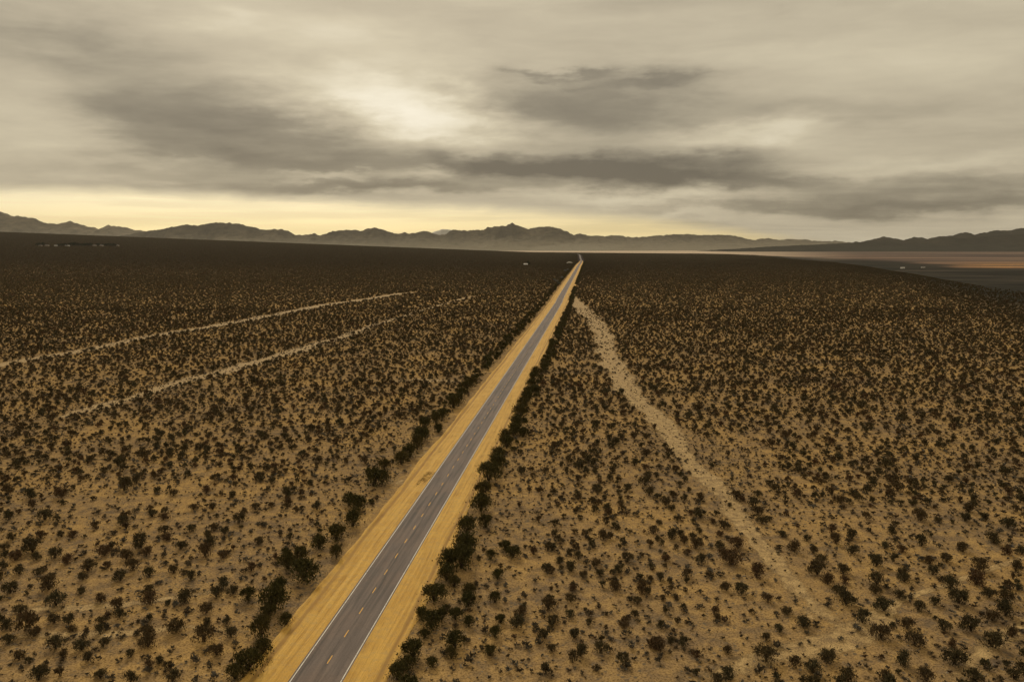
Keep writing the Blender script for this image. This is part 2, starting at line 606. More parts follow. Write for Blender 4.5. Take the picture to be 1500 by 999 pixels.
shl = ribbon('sand_shoulder', sh_left, 27, sh_z_left, M_SHOULDER, None, 0, ish,
             extra={'edge': lambda o, s, u: u * 6 + 0 * o, 'rut': lambda o, s, u: -8.1 + 0 * o})
tag(shl, 'graded yellow sand shoulder west of the asphalt with a low berm', kind='structure')
shr = ribbon('sand_shoulder', sh_right, 27, sh_z_right, M_SHOULDER, None, 0, ish,
             extra={'edge': lambda o, s, u: (1 - u) * 6 + 0 * o, 'rut': lambda o, s, u: 8.0 + 0 * o})
tag(shr, 'graded yellow sand shoulder east of the asphalt beside the dark bushes', kind='structure')

# ------------------------------------------------------------------ dirt tracks and washes
TRACKS = []   # (poly-line, half width) for keeping bushes off


def track(name, pts, wpx, label, zoff=.02, step=2.5, jit=.5, mat=None, keep=1.0, name_kind='structure'):
    """pts: picture points on the flat ground; wpx: width in metres at each"""
    g = np.array([ground_at(*p) for p in pts])
    c = resample(g, step)
    w = np.interp(np.linspace(0, 1, len(c)), np.linspace(0, 1, len(wpx)), wpx)
    tn = np.gradient(c, axis=0); tn /= np.linalg.norm(tn, axis=1)[:, None]
    n = np.stack([tn[:, 1], -tn[:, 0]], 1)
    s = np.arange(len(c)) * step
    c = c + n * ((N2.fbm(s / 26, s * 0 + len(pts)) - .5) * 2.2 * w.mean() * .25)[:, None]
    ncol = 9
    u = np.linspace(-1, 1, ncol)
    hw = w / 2 * (1 + jit * 2 * (N1.fbm(s / 14, s * 0 + 5) - .5)) * 1.25
    X = c[:, None, 0] + n[:, None, 0] * u * hw[:, None]; Y = c[:, None, 1] + n[:, None, 1] * u * hw[:, None]
    Z = height(X, Y) + zoff + np.clip(Y - 600, 0, None) * 1e-4
    v = np.stack([X, Y, Z], -1).reshape(-1, 3)
    i, j = np.meshgrid(np.arange(len(c) - 1), np.arange(ncol - 1), indexing='ij')
    k = i * ncol + j
    f = np.stack([k, k + 1, k + ncol + 1, k + ncol], -1).reshape(-1, 4)
    ends = np.clip(np.minimum(s, s[::-1]) / 25, 0, 1)
    edge = (1 - np.abs(u))[None, :] * 1.5 * ends[:, None]
    o = mesh_obj(name, v, f, mat or M_PATH, smooth=True, attrs={'edge': ('POINT', edge)})
    tag(o, label, kind=name_kind)
    if keep > 0: TRACKS.append((c[::2], hw[::2] * .8 * keep))
    return o


track('dirt_track', [(-160, 566), (0, 535), (130, 512), (215, 494), (300, 480), (390, 464), (470, 448), (540, 438), (605, 428)],
      [11, 11, 11, 12, 13, 13, 14, 16, 14], 'pale dirt track crossing the brush far west of the road', keep=.9)
track('dirt_track', [(60, 618), (170, 590), (260, 562), (340, 541), (420, 518), (490, 497), (560, 473), (630, 451), (692, 434)],
      [5, 11, 12, 9, 8, 5.5, 5, 6, 7], 'faint dirt track in the brush nearer the road', zoff=.024, keep=.6)
track('dry_wash', [(838, 430), (842, 440), (852, 452), (868, 468), (882, 490), (892, 518), (908, 548), (930, 580), (962, 618),
                   (1000, 662), (1040, 706), (1078, 748), (1118, 792), (1158, 845), (1205, 900), (1240, 938)],
      [6, 7, 9.5, 12, 14, 14, 13, 12, 11, 11, 11.5, 11, 9, 6, 4, 5], 'wide sandy dry wash winding east of the road', zoff=.028, keep=1.0)
track('dry_wash', [(980, 1010), (1100, 970), (1190, 950), (1235, 940), (1290, 905), (1320, 880), (1400, 852), (1470, 828), (1560, 800)],
      [2.5, 3, 4, 5, 2.5, 1.5, 1.6, 1.8, 2], 'narrow sand runnel crossing the near brush', zoff=.022, keep=.6)
track('dry_wash', [(1380, 1010), (1430, 960), (1470, 932), (1530, 905), (1600, 880)],
      [2.5, 2.6, 2.4, 2.6, 2.5], 'short sand runnel cutting through close-set bushes', zoff=.031, keep=.6)
track('dry_wash', [(-60, 906), (60, 893), (150, 888), (250, 876), (330, 862), (398, 860)],
      [1.8, 2, 2.1, 1.8, 1.8, 2], 'thin sandy runnel between bushes west of the road', zoff=.022, keep=.4)
track('dry_wash', [(-60, 936), (80, 930), (180, 928), (280, 918), (370, 930)],
      [1.5, 1.9, 2.1, 1.6, 1.9], 'thin sandy runnel nearest the sand shoulder berm', zoff=.026, keep=.4)
track('dry_wash', [(578, 672), (612, 668), (640, 655)], [3, 5, 5], 'small bare sand patch beside the west shoulder', zoff=.034, keep=.6)
track('dry_wash', [(560, 720), (590, 712), (612, 690)], [4, 7, 6], 'bare sand opening beside the west shoulder bushes', zoff=.030, keep=.5)
track('dirt_track', [(870, 384.6), (930, 385.6), (1000, 386.6), (1075, 387.4)], [7, 9, 9, 7], 'faint pale track in the far brush east of the road end', zoff=.5, step=12, keep=1.6)
track('dirt_track', [(745, 388.6), (790, 387.6), (828, 386.8), (846, 386.6)], [5, 6, 6, 6], 'faint pale track from the lone white house to the road', zoff=.5, step=12, keep=1.6)
track('dirt_track', [(560, 560), (620, 557), (690, 560)], [5, 7, 5], 'short sandy clearing in the brush west of the road', zoff=.022, keep=.5)

EXCL = np.array([(*p, w) for c, hw in TRACKS for p, w in zip(c, hw)])


def road_off(x, y):
    """signed offset from the straight road axis"""
    d = np.stack([x - start[0], y - start[1]], -1)
    s = d @ rd
    off = d @ rn
    far = y > 850
    if np.any(far):
        ctr = np.interp(y, road_c[:, 1], road_c[:, 0])
        off = np.where(far, (x - ctr) * rn[0], off)
    return s, off


def track_dist(x, y):
    """clearance to the nearest track margin (negative = on it)"""
    out = np.full(len(x), 99.)
    for k in range(0, len(x), 4000):
        xx, yy = x[k:k + 4000], y[k:k + 4000]
        m = np.full(len(xx), 99.)
        for q in range(0, len(EXCL), 400):
            e = EXCL[q:q + 400]
            dd = np.hypot(xx[:, None] - e[None, :, 0], yy[:, None] - e[None, :, 1]) - e[None, :, 2]
            m = np.minimum(m, dd.min(1))
        out[k:k + 4000] = m
    return out


# ------------------------------------------------------------------ plants
def twig_tubes(rs, n, rad, hgt, thick):
    vs, fs = [], []
    for k in range(n):
        a = rs.random() * 2 * PI; lean = rs.random() ** .7 * rad
        top = np.array([math.cos(a) * lean, math.sin(a) * lean, hgt * (.6 + .4 * rs.random())])
        mid = top * np.array([.35, .35, .5]); mid[:2] += (rs.random(2) - .5) * .1 * rad
        base = np.array([(rs.random() - .5) * .16 * rad, (rs.random() - .5) * .16 * rad, -.05])
        b0 = len(vs)
        for p, w in ((base, thick), (mid, thick * .7), (top, thick * .25)):
            for q in range(3):
                vs.append((p[0] + w * math.cos(q * 2.094), p[1] + w * math.sin(q * 2.094), p[2]))
        for lv in range(2):
            for q in range(3):
                i, j = b0 + lv * 3 + q, b0 + lv * 3 + (q + 1) % 3
                fs.append((i, j, j + 3, i + 3))
    return vs, fs


def leaf_cloud(rs, n, rad, hgt, size, vase=.55, nclump=14):
    """n leaf sprays grouped on branch ends: an uneven dome with gaps"""
    cl = []
    for k in range(nclump):
        a = rs.random() * 2 * PI; e = rs.random() ** .8
        rr = rad * (.18 + .66 * rs.random() ** .6) * (.75 + .25 * math.sin(a * 2 + rs.random()))
        zz = hgt * (.30 + .58 * (1 - (rr / rad) ** 2) + .14 * (rs.random() - .5))
        cl.append((rr * math.cos(a), rr * math.sin(a), zz * (1 if rs.random() < .8 else .6), .22 + .22 * rs.random()))
    v = []; tint = []
    for k in range(n):
        c = cl[rs.integers(nclump)]
        s = c[3] * rad
        p = np.array([c[0], c[1], c[2]]) + rs.normal(0, 1, 3) * s * np.array([.50, .50, .38])
        if rs.random() < .16:
            p = np.array([rs.normal(0, .4) * rad, rs.normal(0, .4) * rad, hgt * rs.random() * .6])
        p[2] = min(max(p[2], .06 * hgt), hgt * 1.12)
        d1 = rs.normal(0, 1, 3); d1 /= np.linalg.norm(d1)
        d1[2] = abs(d1[2]) + .3
        d2 = np.cross(d1, rs.normal(0, 1, 3)); d2 /= np.linalg.norm(d2) + 1e-6
        L = size * (.6 + .9 * rs.random())
        v += [p - d2 * L * .42, p + d2 * L * .42, p + d1 * L * 1.15]
        tint.append(rs.random())
    v = np.array(v); f = np.arange(len(v)).reshape(-1, 3)
    return v, f, np.repeat(np.array(tint), 1)


def bush_mesh_obj(name, mat, rs, n, rad, hgt, size, link=False, stems=0, nclump=14, thick=.02):
    v, f, tn = leaf_cloud(rs, n, rad, hgt, size, nclump=nclump)
    if stems:
        tv, tf = twig_tubes(rs, stems, rad * .8, hgt * .85, thick)
        tri = []
        for q in tf: tri += [(q[0], q[1], q[2]), (q[0], q[2], q[3])]
        tri = np.array(tri) + len(v)
        nv = np.vstack([v, np.array(tv)]); nf = np.vstack([f, tri])
        leaf = np.concatenate([tn, np.zeros(len(tri))])
        mi = np.concatenate([np.zeros(len(f)), np.ones(len(tri))])
        return mesh_obj(name, nv, nf, None, link=link, attrs={'leaf': ('FACE', leaf), 'tint': ('FACE', leaf * 0)},
                        mats=[mat, M_TWIG], midx=mi)
    return mesh_obj(name, v, f, mat, link=link, attrs={'leaf': ('FACE', tn), 'tint': ('FACE', tn * 0)})


rs = np.random.default_rng(21)
# detailed individuals: foliage mesh + stem mesh kept apart (two parts); sizes: radius 1, height 1, scaled per bush
def pair(mat, n, size, nclump, stems):
    v, f, tn = leaf_cloud(rs, n, 1.0, 1.0, size, nclump=nclump)
    fo = mesh_obj('foliage', v, f, mat, link=False, attrs={'leaf': ('FACE', tn), 'tint': ('FACE', tn * 0)})
    tv, tf = twig_tubes(rs, stems, .85, .9, .022)
    st = mesh_obj('stems', tv, tf, M_TWIG, link=False)
    return fo.data, st.data


CREO_PAIRS = [pair(M_CREO, 950, .105, nc, 22) for nc in (11, 14, 9, 16, 12, 7)]
ROAD_PAIRS = [pair(M_ROADSIDE, 1700, .085, nc, 26) for nc in (20, 16, 24, 13)]
SMALL_ME = [bush_mesh_obj('burrobush', M_SMALL, rs, 90, 1., 1., .30, stems=6, nclump=8, thick=.03).data for _ in range(4)]

CREO_L1 = [bush_mesh_obj('creosote_source', M_CREO, rs, 190, 1.0, 1.0, .24, stems=6, nclump=n) for n in (9, 12, 7, 14, 10)]
ROAD_L1 = [bush_mesh_obj('roadside_source', M_ROADSIDE, rs, 380, 1.0, 1.0, .18, stems=6, nclump=n) for n in (14, 18)]
SMALL_L1 = [bush_mesh_obj('burrobush_source', M_SMALL, rs, 26, 1.0, 1.0, .55, nclump=n) for n in (4, 5, 6)]

used = []    # taken places: x, y, radius


def ordinal(n):
    ones = ['first', 'second', 'third', 'fourth', 'fifth', 'sixth', 'seventh', 'eighth', 'ninth', 'tenth', 'eleventh', 'twelfth',
            'thirteenth', 'fourteenth', 'fifteenth', 'sixteenth', 'seventeenth', 'eighteenth', 'nineteenth']
    tens = {20: 'twenti', 30: 'thirti', 40: 'forti', 50: 'fifti', 60: 'sixti', 70: 'seventi'}
    if n < 20: return ones[n - 1]
    t_, o_ = n // 10 * 10, n % 10
    if o_ == 0: return tens[t_] + 'eth'
    return tens[t_][:-1] + 'y-' + ones[o_ - 1]


def plant(name, pairs, x, y, rx, h, rz, k, parts=True):
    root = empty(name, (x, y, float(height(x, y))), rz)
    fo_me, st_me = pairs[k % len(pairs)]
    fo = D.objects.new('foliage', fo_me); st = D.objects.new('stems', st_me)
    for o in (fo, st):
        COL.objects.link(o); o.parent = root
    root.scale = (rx, rx * (.8 + .35 * random.random()), h)
    used.append((x, y, rx))
    return root


# big bushes fed by road run-off, east row then west row: picture column, row of the foot, width in picture pixels
EAST = [(583, 997, 36), (596, 982, 30), (634, 978, 22), (604, 966, 40), (661, 966, 24), (718, 962, 22), (667, 950, 32), (622, 936, 20), (725, 935, 24),
        (687, 919, 20), (667, 909, 24), (632, 922, 34), (618, 909, 24), (647, 910, 22), (733, 914, 20), (725, 884, 20), (686, 889, 27), (689, 874, 26),
        (636, 882, 38), (665, 861, 22), (654, 852, 28), (729, 850, 20), (656, 834, 34), (676, 834, 46), (683, 812, 42), (719, 821, 18), (740, 808, 22), (751, 818, 24),
        (684, 785, 38), (711, 774, 24), (704, 750, 32), (708, 731, 30), (716, 706, 36), (728, 690, 34), (731, 676, 26), (742, 658, 26), (741, 648, 22), (752, 640, 22), (759, 632, 28),
        (766, 642, 18), (761, 613, 24), (766, 600, 20), (771, 592, 24), (774, 580, 18), (778, 570, 18), (781, 560, 17), (785, 551, 16)]
WEST = [(364, 985, 44), (386, 960, 32), (345, 996, 30), (383, 934, 38), (419, 918, 22), (393, 905, 24), (364, 882, 28), (401, 894, 42), (410, 870, 26), (422, 835, 28),
        (446, 852, 44), (441, 824, 28), (419, 816, 18), (467, 806, 26), (493, 794, 30), (493, 819, 24), (517, 773, 32), (524, 748, 30), (512, 742, 22), (548, 714, 36), (560, 710, 24),
        (588, 682, 22), (600, 672, 24), (611, 660, 24), (617, 647, 28), (622, 630, 22), (563, 690, 20), (639, 623, 22), (642, 636, 16), (648, 615, 18), (665, 600, 22),
        (672, 592, 18), (676, 582, 16), (684, 572, 18), (692, 566, 14)]
for side, lst, gname in (('east', EAST, 'dark bushes along the east sand shoulder'), ('west', WEST, 'dark bushes along the west sand shoulder')):
    lst = sorted(lst, key=lambda q: -q[1])
    for i, (px, py, w) in enumerate(lst):
        x, y = ground_at(px, py - 2)
        r = w / F * math.hypot(x, y) / 2 * 1.12
        h = r * random.uniform(1.15, 1.45)
        o = plant('roadside_bush', ROAD_PAIRS, x, y, r, h, random.uniform(0, 6.28), i)
        size = 'big' if r > 2.0 else ('middling' if r > 1.4 else 'smaller')
        tag(o, f'{size} dark olive bush, {ordinal(i + 1)} from the near end along the {side} sand shoulder', 'bush', gname)

# desert bushes whose places can be read off the picture
LEFT = [(75, 385, 60), (160, 340, 80), (125, 310, 40), (270, 375, 60), (330, 400, 60), (240, 520, 90), (275, 600, 80), (100, 640, 60), (95, 455, 50), (50, 540, 80),
        (430, 430, 80), (510, 360, 65), (395, 555, 50), (495, 590, 60), (575, 620, 70), (585, 665, 60), (275, 810, 85), (400, 820, 70), (265, 690, 60), (335, 695, 60),
        (165, 755, 70), (35, 720, 60), (45, 790, 60), (95, 870, 60), (190, 960, 90), (310, 865, 60), (430, 875, 60), (505, 810, 50), (490, 745, 50), (495, 700, 50),
        (640, 860, 50), (725, 755, 80), (725, 800, 90), (730, 685, 45), (735, 590, 80), (730, 550, 60), (860, 725, 90), (905, 585, 80), (730, 465, 60),
        (650, 430, 70), (620, 380, 60), (590, 480, 70), (715, 365, 60), (690, 315, 90), (605, 215, 60), (745, 175, 50), (800, 190, 50), (805, 255, 55), (820, 290, 50),
        (885, 330, 60), (940, 245, 55), (1005, 360, 75), (1020, 285, 50), (1030, 315, 60), (1090, 375, 55), (1100, 260, 50), (1170, 200, 70), (1265, 310, 60), (1230, 440, 50),
        (1095, 515, 60), (1060, 560, 70), (1210, 585, 90), (1010, 640, 65), (1015, 705, 60), (1110, 700, 50), (1000, 770, 100), (1130, 760, 60), (1060, 840, 90),
        (935, 480, 60), (850, 450, 50), (730, 910, 50), (780, 890, 60), (845, 970, 80), (640, 975, 70), (490, 960, 70), (220, 185, 70), (200, 280, 50), (300, 275, 45), (355, 280, 50),
        (150, 80, 60), (160, 130, 45), (300, 75, 70), (610, 40, 70), (850, 75, 40), (1010, 60, 50), (1140, 80, 50), (1040, 140, 50), (1250, 140, 50), (45, 190, 50), (60, 290, 45), (20, 340, 50)]
RIGHT = [(75, 225, 110), (195, 295, 85), (380, 175, 65), (470, 185, 50), (510, 225, 60), (490, 280, 85), (615, 280, 65), (540, 330, 70), (625, 330, 55), (600, 380, 80), (630, 425, 90),
         (780, 240, 80), (660, 185, 60), (580, 135, 65), (660, 110, 60), (855, 95, 50), (905, 180, 50), (820, 165, 45), (915, 320, 70), (780, 335, 80), (775, 380, 60), (815, 455, 90),
         (890, 405, 60), (710, 515, 80), (420, 535, 80), (305, 565, 60), (240, 610, 60), (240, 690, 120), (540, 700, 105), (800, 585, 100), (470, 755, 95), (55, 785, 90), (50, 670, 60),
         (120, 375, 80), (910, 720, 90), (965, 620, 100), (930, 545, 70), (1110, 560, 70), (1240, 550, 100), (1340, 625, 110), (1160, 710, 110), (985, 460, 70), (1065, 440, 50),
         (1140, 350, 80), (1180, 415, 100), (1280, 260, 75), (1055, 290, 55), (1120, 225, 60), (1000, 145, 70), (1200, 175, 60), (1350, 130, 70), (1270, 330, 80), (1330, 400, 60),
         (1410, 480, 90), (1410, 420, 70), (1460, 275, 60), (640, 800, 90), (1020, 800, 80), (1440, 590, 60), (1450, 795, 60), (1345, 510, 70), (1490, 190, 50), (1080, 40, 40),
         (995, 15, 90), (35, 60, 60), (15, 165, 55), (100, 150, 80), (220, 40, 60), (320, 105, 50), (1420, 60, 60), (1210, 30, 50), (440, 130, 40), (250, 420, 60), (340, 480, 60)]
MIDR = [(175, 565, 55), (290, 530, 60), (345, 590, 50), (315, 620, 45), (370, 655, 45), (345, 705, 50), (445, 705, 60), (230, 725, 80), (265, 765, 60), (130, 670, 70), (440, 800, 90),
        (385, 795, 50), (300, 825, 55), (590, 870, 60), (515, 845, 50), (320, 925, 60), (395, 940, 60), (560, 920, 55), (660, 690, 80), (700, 710, 50), (790, 680, 55), (760, 730, 85),
        (790, 785, 80), (620, 745, 40), (860, 830, 50), (935, 915, 50), (110, 430, 70), (120, 560, 50), (40, 490, 60), (110, 330, 50), (265, 675, 40), (190, 855, 45)]
TR = []
for (lx, ly, w) in LEFT: TR.append((lx / 3.34, 700 + (ly + w * .28) / 3.34, w / 3.34))
for (lx, ly, w) in RIGHT: TR.append((1050 + lx / 3.333, 750 + (ly + w * .28) / 3.333, w / 3.333))
for (lx, ly, w) in MIDR: TR.append((920 + lx / 4.161, 560 + (ly + w * .28) / 4.161, w / 4.161))
cre = []
for px, py, w in TR:
    x, y = ground_at(px, py)
    s_, off = road_off(np.array([x]), np.array([y]))
    if any(math.hypot(x - a, y - b) < .6 * c + .4 for a, b, c in used): continue
    r = min(w / F * math.hypot(x, y) / 2 * 1.12, 2.1)
    cre.append((x, y, r, r * random.uniform(.95, 1.3)))
    used.append((x, y, r))

# ---- the rest of the brush, scattered
def wedge_grid(cell, y0, y1, jitter=.46):
    t0, t1 = (-330 - CX) / F, (1830 - CX) / F
    ys = np.arange(y0, y1, cell); out = []
    for yv in ys:
        xs = np.arange(t0 * (yv + 30) - 5, t1 * (yv + 30) + 5, cell)
        out.append(np.stack([xs, np.full(len(xs), yv)], 1))
    g = np.concatenate(out)
    return g + (rng.random(g.shape) - .5) * 2 * jitter * cell


def near_used(x, y, pad=.5):
    u = np.array(used); bad = np.zeros(len(x), bool)
    near = np.hypot(x, y) < 450
    ix = np.where(near)[0]
    for k in range(0, len(ix), 3000):
        q = ix[k:k + 3000]
        d = np.hypot(x[q, None] - u[None, :, 0], y[q, None] - u[None, :, 1]) - u[None, :, 2] * 1.0
        bad[q] = d.min(1) < pad
    return bad


def traced_zone(x, y):
    p = px_of(x, y); yy = np.maximum(y, 1.)
    row = YH + HC * F / yy          # close enough for a mask
    return ((p < 400) & (p > -5) & (row > 715) & (row < 1000)) | ((p > 1052) & (p < 1500) & (row > 755) & (row < 1000)) | \
           ((p > 925) & (p < 1150) & (row > 640) & (row < 790))


NEAR_END = 720.
g = wedge_grid(3.2, 62, NEAR_END)
x, y = g[:, 0], g[:, 1]
s_, off = road_off(x, y)
dens = .74 + .34 * (N1.fbm(x / 40, y / 40) - .5) * 2 + .25 * (N2(x / 9, y / 9) - .5)
dens = dens + .06 * sstep(150, 500, y)
dens = np.where((off > 9.5) & (off < 14), .85, dens)
dens = np.where((off > -19) & (off < -14), .80, dens)
rim = np.interp(np.clip(px_of(x, y), -4000, 2600), RIM_P, RIM_Z) * (1 + .3 * (N1.fbm(x / 200, y / 200) - .5))
keep = (rng.random(len(x)) < dens) & ((off > 10.6) | (off < -12.6)) & (rng.random(len(x)) > sstep(-.2, .3, (y - rim) / rim))
keep &= ~(traced_zone(x, y) & (rng.random(len(x)) < .80))
keep &= ~((off > -30) & (off < 30) & (y < 250) & (rng.random(len(x)) < .75) & (px_of(x, y) < 800))
x, y, off = x[keep], y[keep], off[keep]
keep = (track_dist(x, y) > .3) & ~near_used(x, y, .8)
x, y, off = x[keep], y[keep], off[keep]
strip = ((off > 0) & (off < 14.5)) | ((off < 0) & (off > -18))
R = np.clip(rng.lognormal(math.log(.80), .34, len(x)), .36, 1.7)
R = np.where(strip & (off > 0), R * 1.45, np.where(strip, R * 1.2, R))
Hh = R * rng.uniform(.9, 1.3, len(x))
isroad = strip & (rng.random(len(x)) < .8)
# largest in the picture first: individuals up to 300 creosote bushes
app = R / np.hypot(x, y)
inview = (px_of(x, y) > 5) & (px_of(x, y) < 1495) & (y > 103)
order = np.argsort(-np.where(inview & ~isroad, app, 0))
n_ind = max(0, 300 - len(cre))
pick = np.zeros(len(x), bool); pick[order[:n_ind]] = True
for i in np.where(pick)[0]: cre.append((x[i], y[i], R[i], Hh[i]))
rest = ~pick

# individuals with labels by row and place along the row
rows = {}
for i, (cx_, cy_, r_, h_) in enumerate(cre):
    side = 'west' if road_off(np.array([cx_]), np.array([cy_]))[1][0] < 0 else 'east'
    band = int((cy_ - 90) // 6)
    rows.setdefault((side, band), []).append(i)
used = [u for u in used]
bands = {sd: sorted(b for (s2, b) in rows if s2 == sd) for sd in ('west', 'east')}
n_used0 = len(used)
for (sd, b), ids in rows.items():
    # count outwards from the road
    ids.sort(key=lambda i: abs(road_off(np.array([cre[i][0]]), np.array([cre[i][1]]))[1][0]))
    rown = bands[sd].index(b) + 1
    for q, i in enumerate(ids):
        cx_, cy_, r_, h_ = cre[i]
        o = plant('creosote_bush', CREO_PAIRS, cx_, cy_, r_, h_, random.uniform(0, 6.28), i * 5 + rown)
        tag(o, f'creosote bush {sd} of the road, {ordinal(q + 1)} out from it in the {ordinal(rown)} nearest row', 'bush',
            'creosote bushes scattered over the near desert')

# small burrobush between
def scatter_small(cell, y0, y1):
    g = wedge_grid(cell, y0, y1, .5)
    x, y = g[:, 0], g[:, 1]
    s_, off = road_off(x, y)
    d = .58 + 1.2 * (N3.fbm(x / 14, y / 14) - .46)
    k = (rng.random(len(x)) < d) & ((off > 10.0) | (off < -11.0))
    x, y = x[k], y[k]
    td = track_dist(x, y)
    k = (td > 0) | (rng.random(len(x)) < .62)
    x, y = x[k], y[k]
    return x, y


sx, sy = scatter_small(1.45, 62, 330)
k = ~near_used(sx, sy, .1); sx, sy = sx[k], sy[k]
sr = np.clip(rng.lognormal(math.log(.33), .42, len(sx)), .13, .85); sr = np.where(track_dist(sx, sy) > 0, sr, sr * .62)
inv = (px_of(sx, sy) > 5) & (px_of(sx, sy) < 1495) & (sy > 103)
o_ = np.argsort(-np.where(inv, sr / np.hypot(sx, sy), 0))[:300]
pk = np.zeros(len(sx), bool); pk[o_] = True
for i in np.where(pk)[0]:
    o = D.objects.new('burrobush', SMALL_ME[i % 4]); COL.objects.link(o)
    o.location = (sx[i], sy[i], 0); o.rotation_euler = (0, 0, random.uniform(0, 6.28)); o.scale = (sr[i], sr[i], sr[i] * .85)
    tag(o, 'low grey-brown burrobush on bare sand between the taller bushes of the near desert', 'small shrub', 'burrobushes on the near desert floor')


# ------------------------------------------------------------------ instanced mass of brush (one object)
def tile_mesh(name, size, cell, n_leaf, rmean, mat_list, small_cell=None, seed=0):
    r_ = np.random.default_rng(seed)
    xs = np.arange(-size / 2 + cell / 2, size / 2, cell)
    P = np.array([(a, b) for a in xs for b in xs]) + (r_.random((len(xs) ** 2, 2)) - .5) * cell * 1.5
    P = P[r_.random(len(P)) < .80]
    V, T, MI = [], [], []
    def add(P, rr, nl, mi):
        nonlocal V, T, MI
        k = len(P)
        ctr = np.repeat(P, nl, 0); rad = np.repeat(rr, nl)
        a = r_.random(k * nl) * 2 * PI; q = np.sqrt(r_.random(k * nl)) * .8
        hx = ctr[:, 0] + np.cos(a) * q * rad; hy = ctr[:, 1] + np.sin(a) * q * rad
        hz = rad * 1.1 * (1 - q ** 2) * (.25 + .7 * r_.random(k * nl))
        c = np.stack([hx, hy, hz], 1)
        sz = rad * .62 * (.7 + .6 * r_.random(k * nl))
        tris = []
        for j in range(3):
            d = r_.normal(0, 1, (k * nl, 3)); d /= np.linalg.norm(d, axis=1)[:, None]
            p = c + d * sz[:, None]; p[:, 2] = np.maximum(p[:, 2], .02)
            tris.append(p)
        V.append(np.stack(tris, 1).reshape(-1, 3)); T.append(np.repeat(r_.random(k), nl)); MI.append(np.full(k * nl, mi))
    rr = np.clip(r_.lognormal(math.log(rmean), .3, len(P)), .5, 2.2)
    add(P, rr, n_leaf, 0)
    if small_cell:
        xs = np.arange(-size / 2, size / 2, small_cell)
        Q = np.array([(a, b) for a in xs for b in xs]) + (r_.random((len(xs) ** 2, 2)) - .5) * small_cell
        Q = Q[r_.random(len(Q)) < .45]
        add(Q, np.clip(r_.lognormal(math.log(.42), .3, len(Q)), .2, .9), 3, 1)
    V = np.concatenate(V); T = np.concatenate(T); MI = np.concatenate(MI)
    return mesh_obj(name, V, np.arange(len(V)).reshape(-1, 3), None, link=False, mats=mat_list,
                    attrs={'tint': ('FACE', T), 'leaf': ('FACE', (T * 13) % 1)}, midx=MI)


def gn_scatter(name, sources, pts, rots, scls, idx, label, group=None):
    me = D.meshes.new(name)
    n = len(pts)
    me.vertices.add(n); me.vertices.foreach_set('co', np.asarray(pts, dtype=np.float32).ravel())
    for an, arr in (('rot', rots), ('scl', scls)):
        at = me.attributes.new(an, 'FLOAT_VECTOR', 'POINT'); at.data.foreach_set('vector', np.asarray(arr, dtype=np.float32).ravel())
    at = me.attributes.new('idx', 'INT', 'POINT'); at.data.foreach_set('value', np.asarray(idx, dtype=np.int32))
    o = D.objects.new(name, me); COL.objects.link(o)
    ng = D.node_groups.new(name + '_nodes', 'GeometryNodeTree')
    ng.interface.new_socket('Geometry', in_out='INPUT', socket_type='NodeSocketGeometry')
    ng.interface.new_socket('Geometry', in_out='OUTPUT', socket_type='NodeSocketGeometry')
    gi = ng.nodes.new('NodeGroupInput'); go = ng.nodes.new('NodeGroupOutput')
    ip = ng.nodes.new('GeometryNodeInstanceOnPoints'); jn = ng.nodes.new('GeometryNodeJoinGeometry')
    for s in reversed(sources):
        oi = ng.nodes.new('GeometryNodeObjectInfo'); oi.inputs['Object'].default_value = s; oi.inputs['As Instance'].default_value = True
        ng.links.new(oi.outputs['Geometry'], jn.inputs[0])
    ng.links.new(gi.outputs[0], ip.inputs['Points']); ng.links.new(jn.outputs[0], ip.inputs['Instance'])
    ip.inputs['Pick Instance'].default_value = True
    for an, typ, sock in (('rot', 'FLOAT_VECTOR', 'Rotation'), ('scl', 'FLOAT_VECTOR', 'Scale'), ('idx', 'INT', 'Instance Index')):
        na = ng.nodes.new('GeometryNodeInputNamedAttribute'); na.data_type = typ; na.inputs['Name'].default_value = an
        ng.links.new(na.outputs['Attribute'], ip.inputs[sock])
    ng.links.new(ip.outputs[0], go.inputs[0])
    md = o.modifiers.new('scatter', 'NODES'); md.node_group = ng
    tag(o, label, 'brush', group, 'stuff')
    return o


def zeros3(n): return np.zeros((n, 3))


# sources 0..4 creosote, 5..6 roadside, 7..9 small, then tiles
TILE_A = [tile_mesh('brush_tile', 40., 3.45, 20, .93, [M_CREO, M_SMALL], 2.6, seed=s) for s in (1, 2, 3, 4)]
TILE_B = [tile_mesh('brush_tile_far', 100., 3.6, 15, 1.02, [M_CREO, M_SMALL], None, seed=s) for s in (5, 6, 7)]
SRC = CREO_L1 + ROAD_L1 + SMALL_L1 + TILE_A + TILE_B
pts, rots, scls, idx = [], [], [], []
xr, yr, Rr, Hr, ir = x[rest], y[rest], R[rest], Hh[rest], isroad[rest]
n = len(xr)
pts.append(np.stack([xr, yr, height(xr, yr)], 1)); rr = zeros3(n); rr[:, 2] = rng.random(n) * 6.28; rots.append(rr)
scls.append(np.stack([Rr, Rr * rng.uniform(.8, 1.2, n), Hr], 1))
idx.append(np.where(ir, rng.integers(5, 7, n), rng.integers(0, 5, n)))
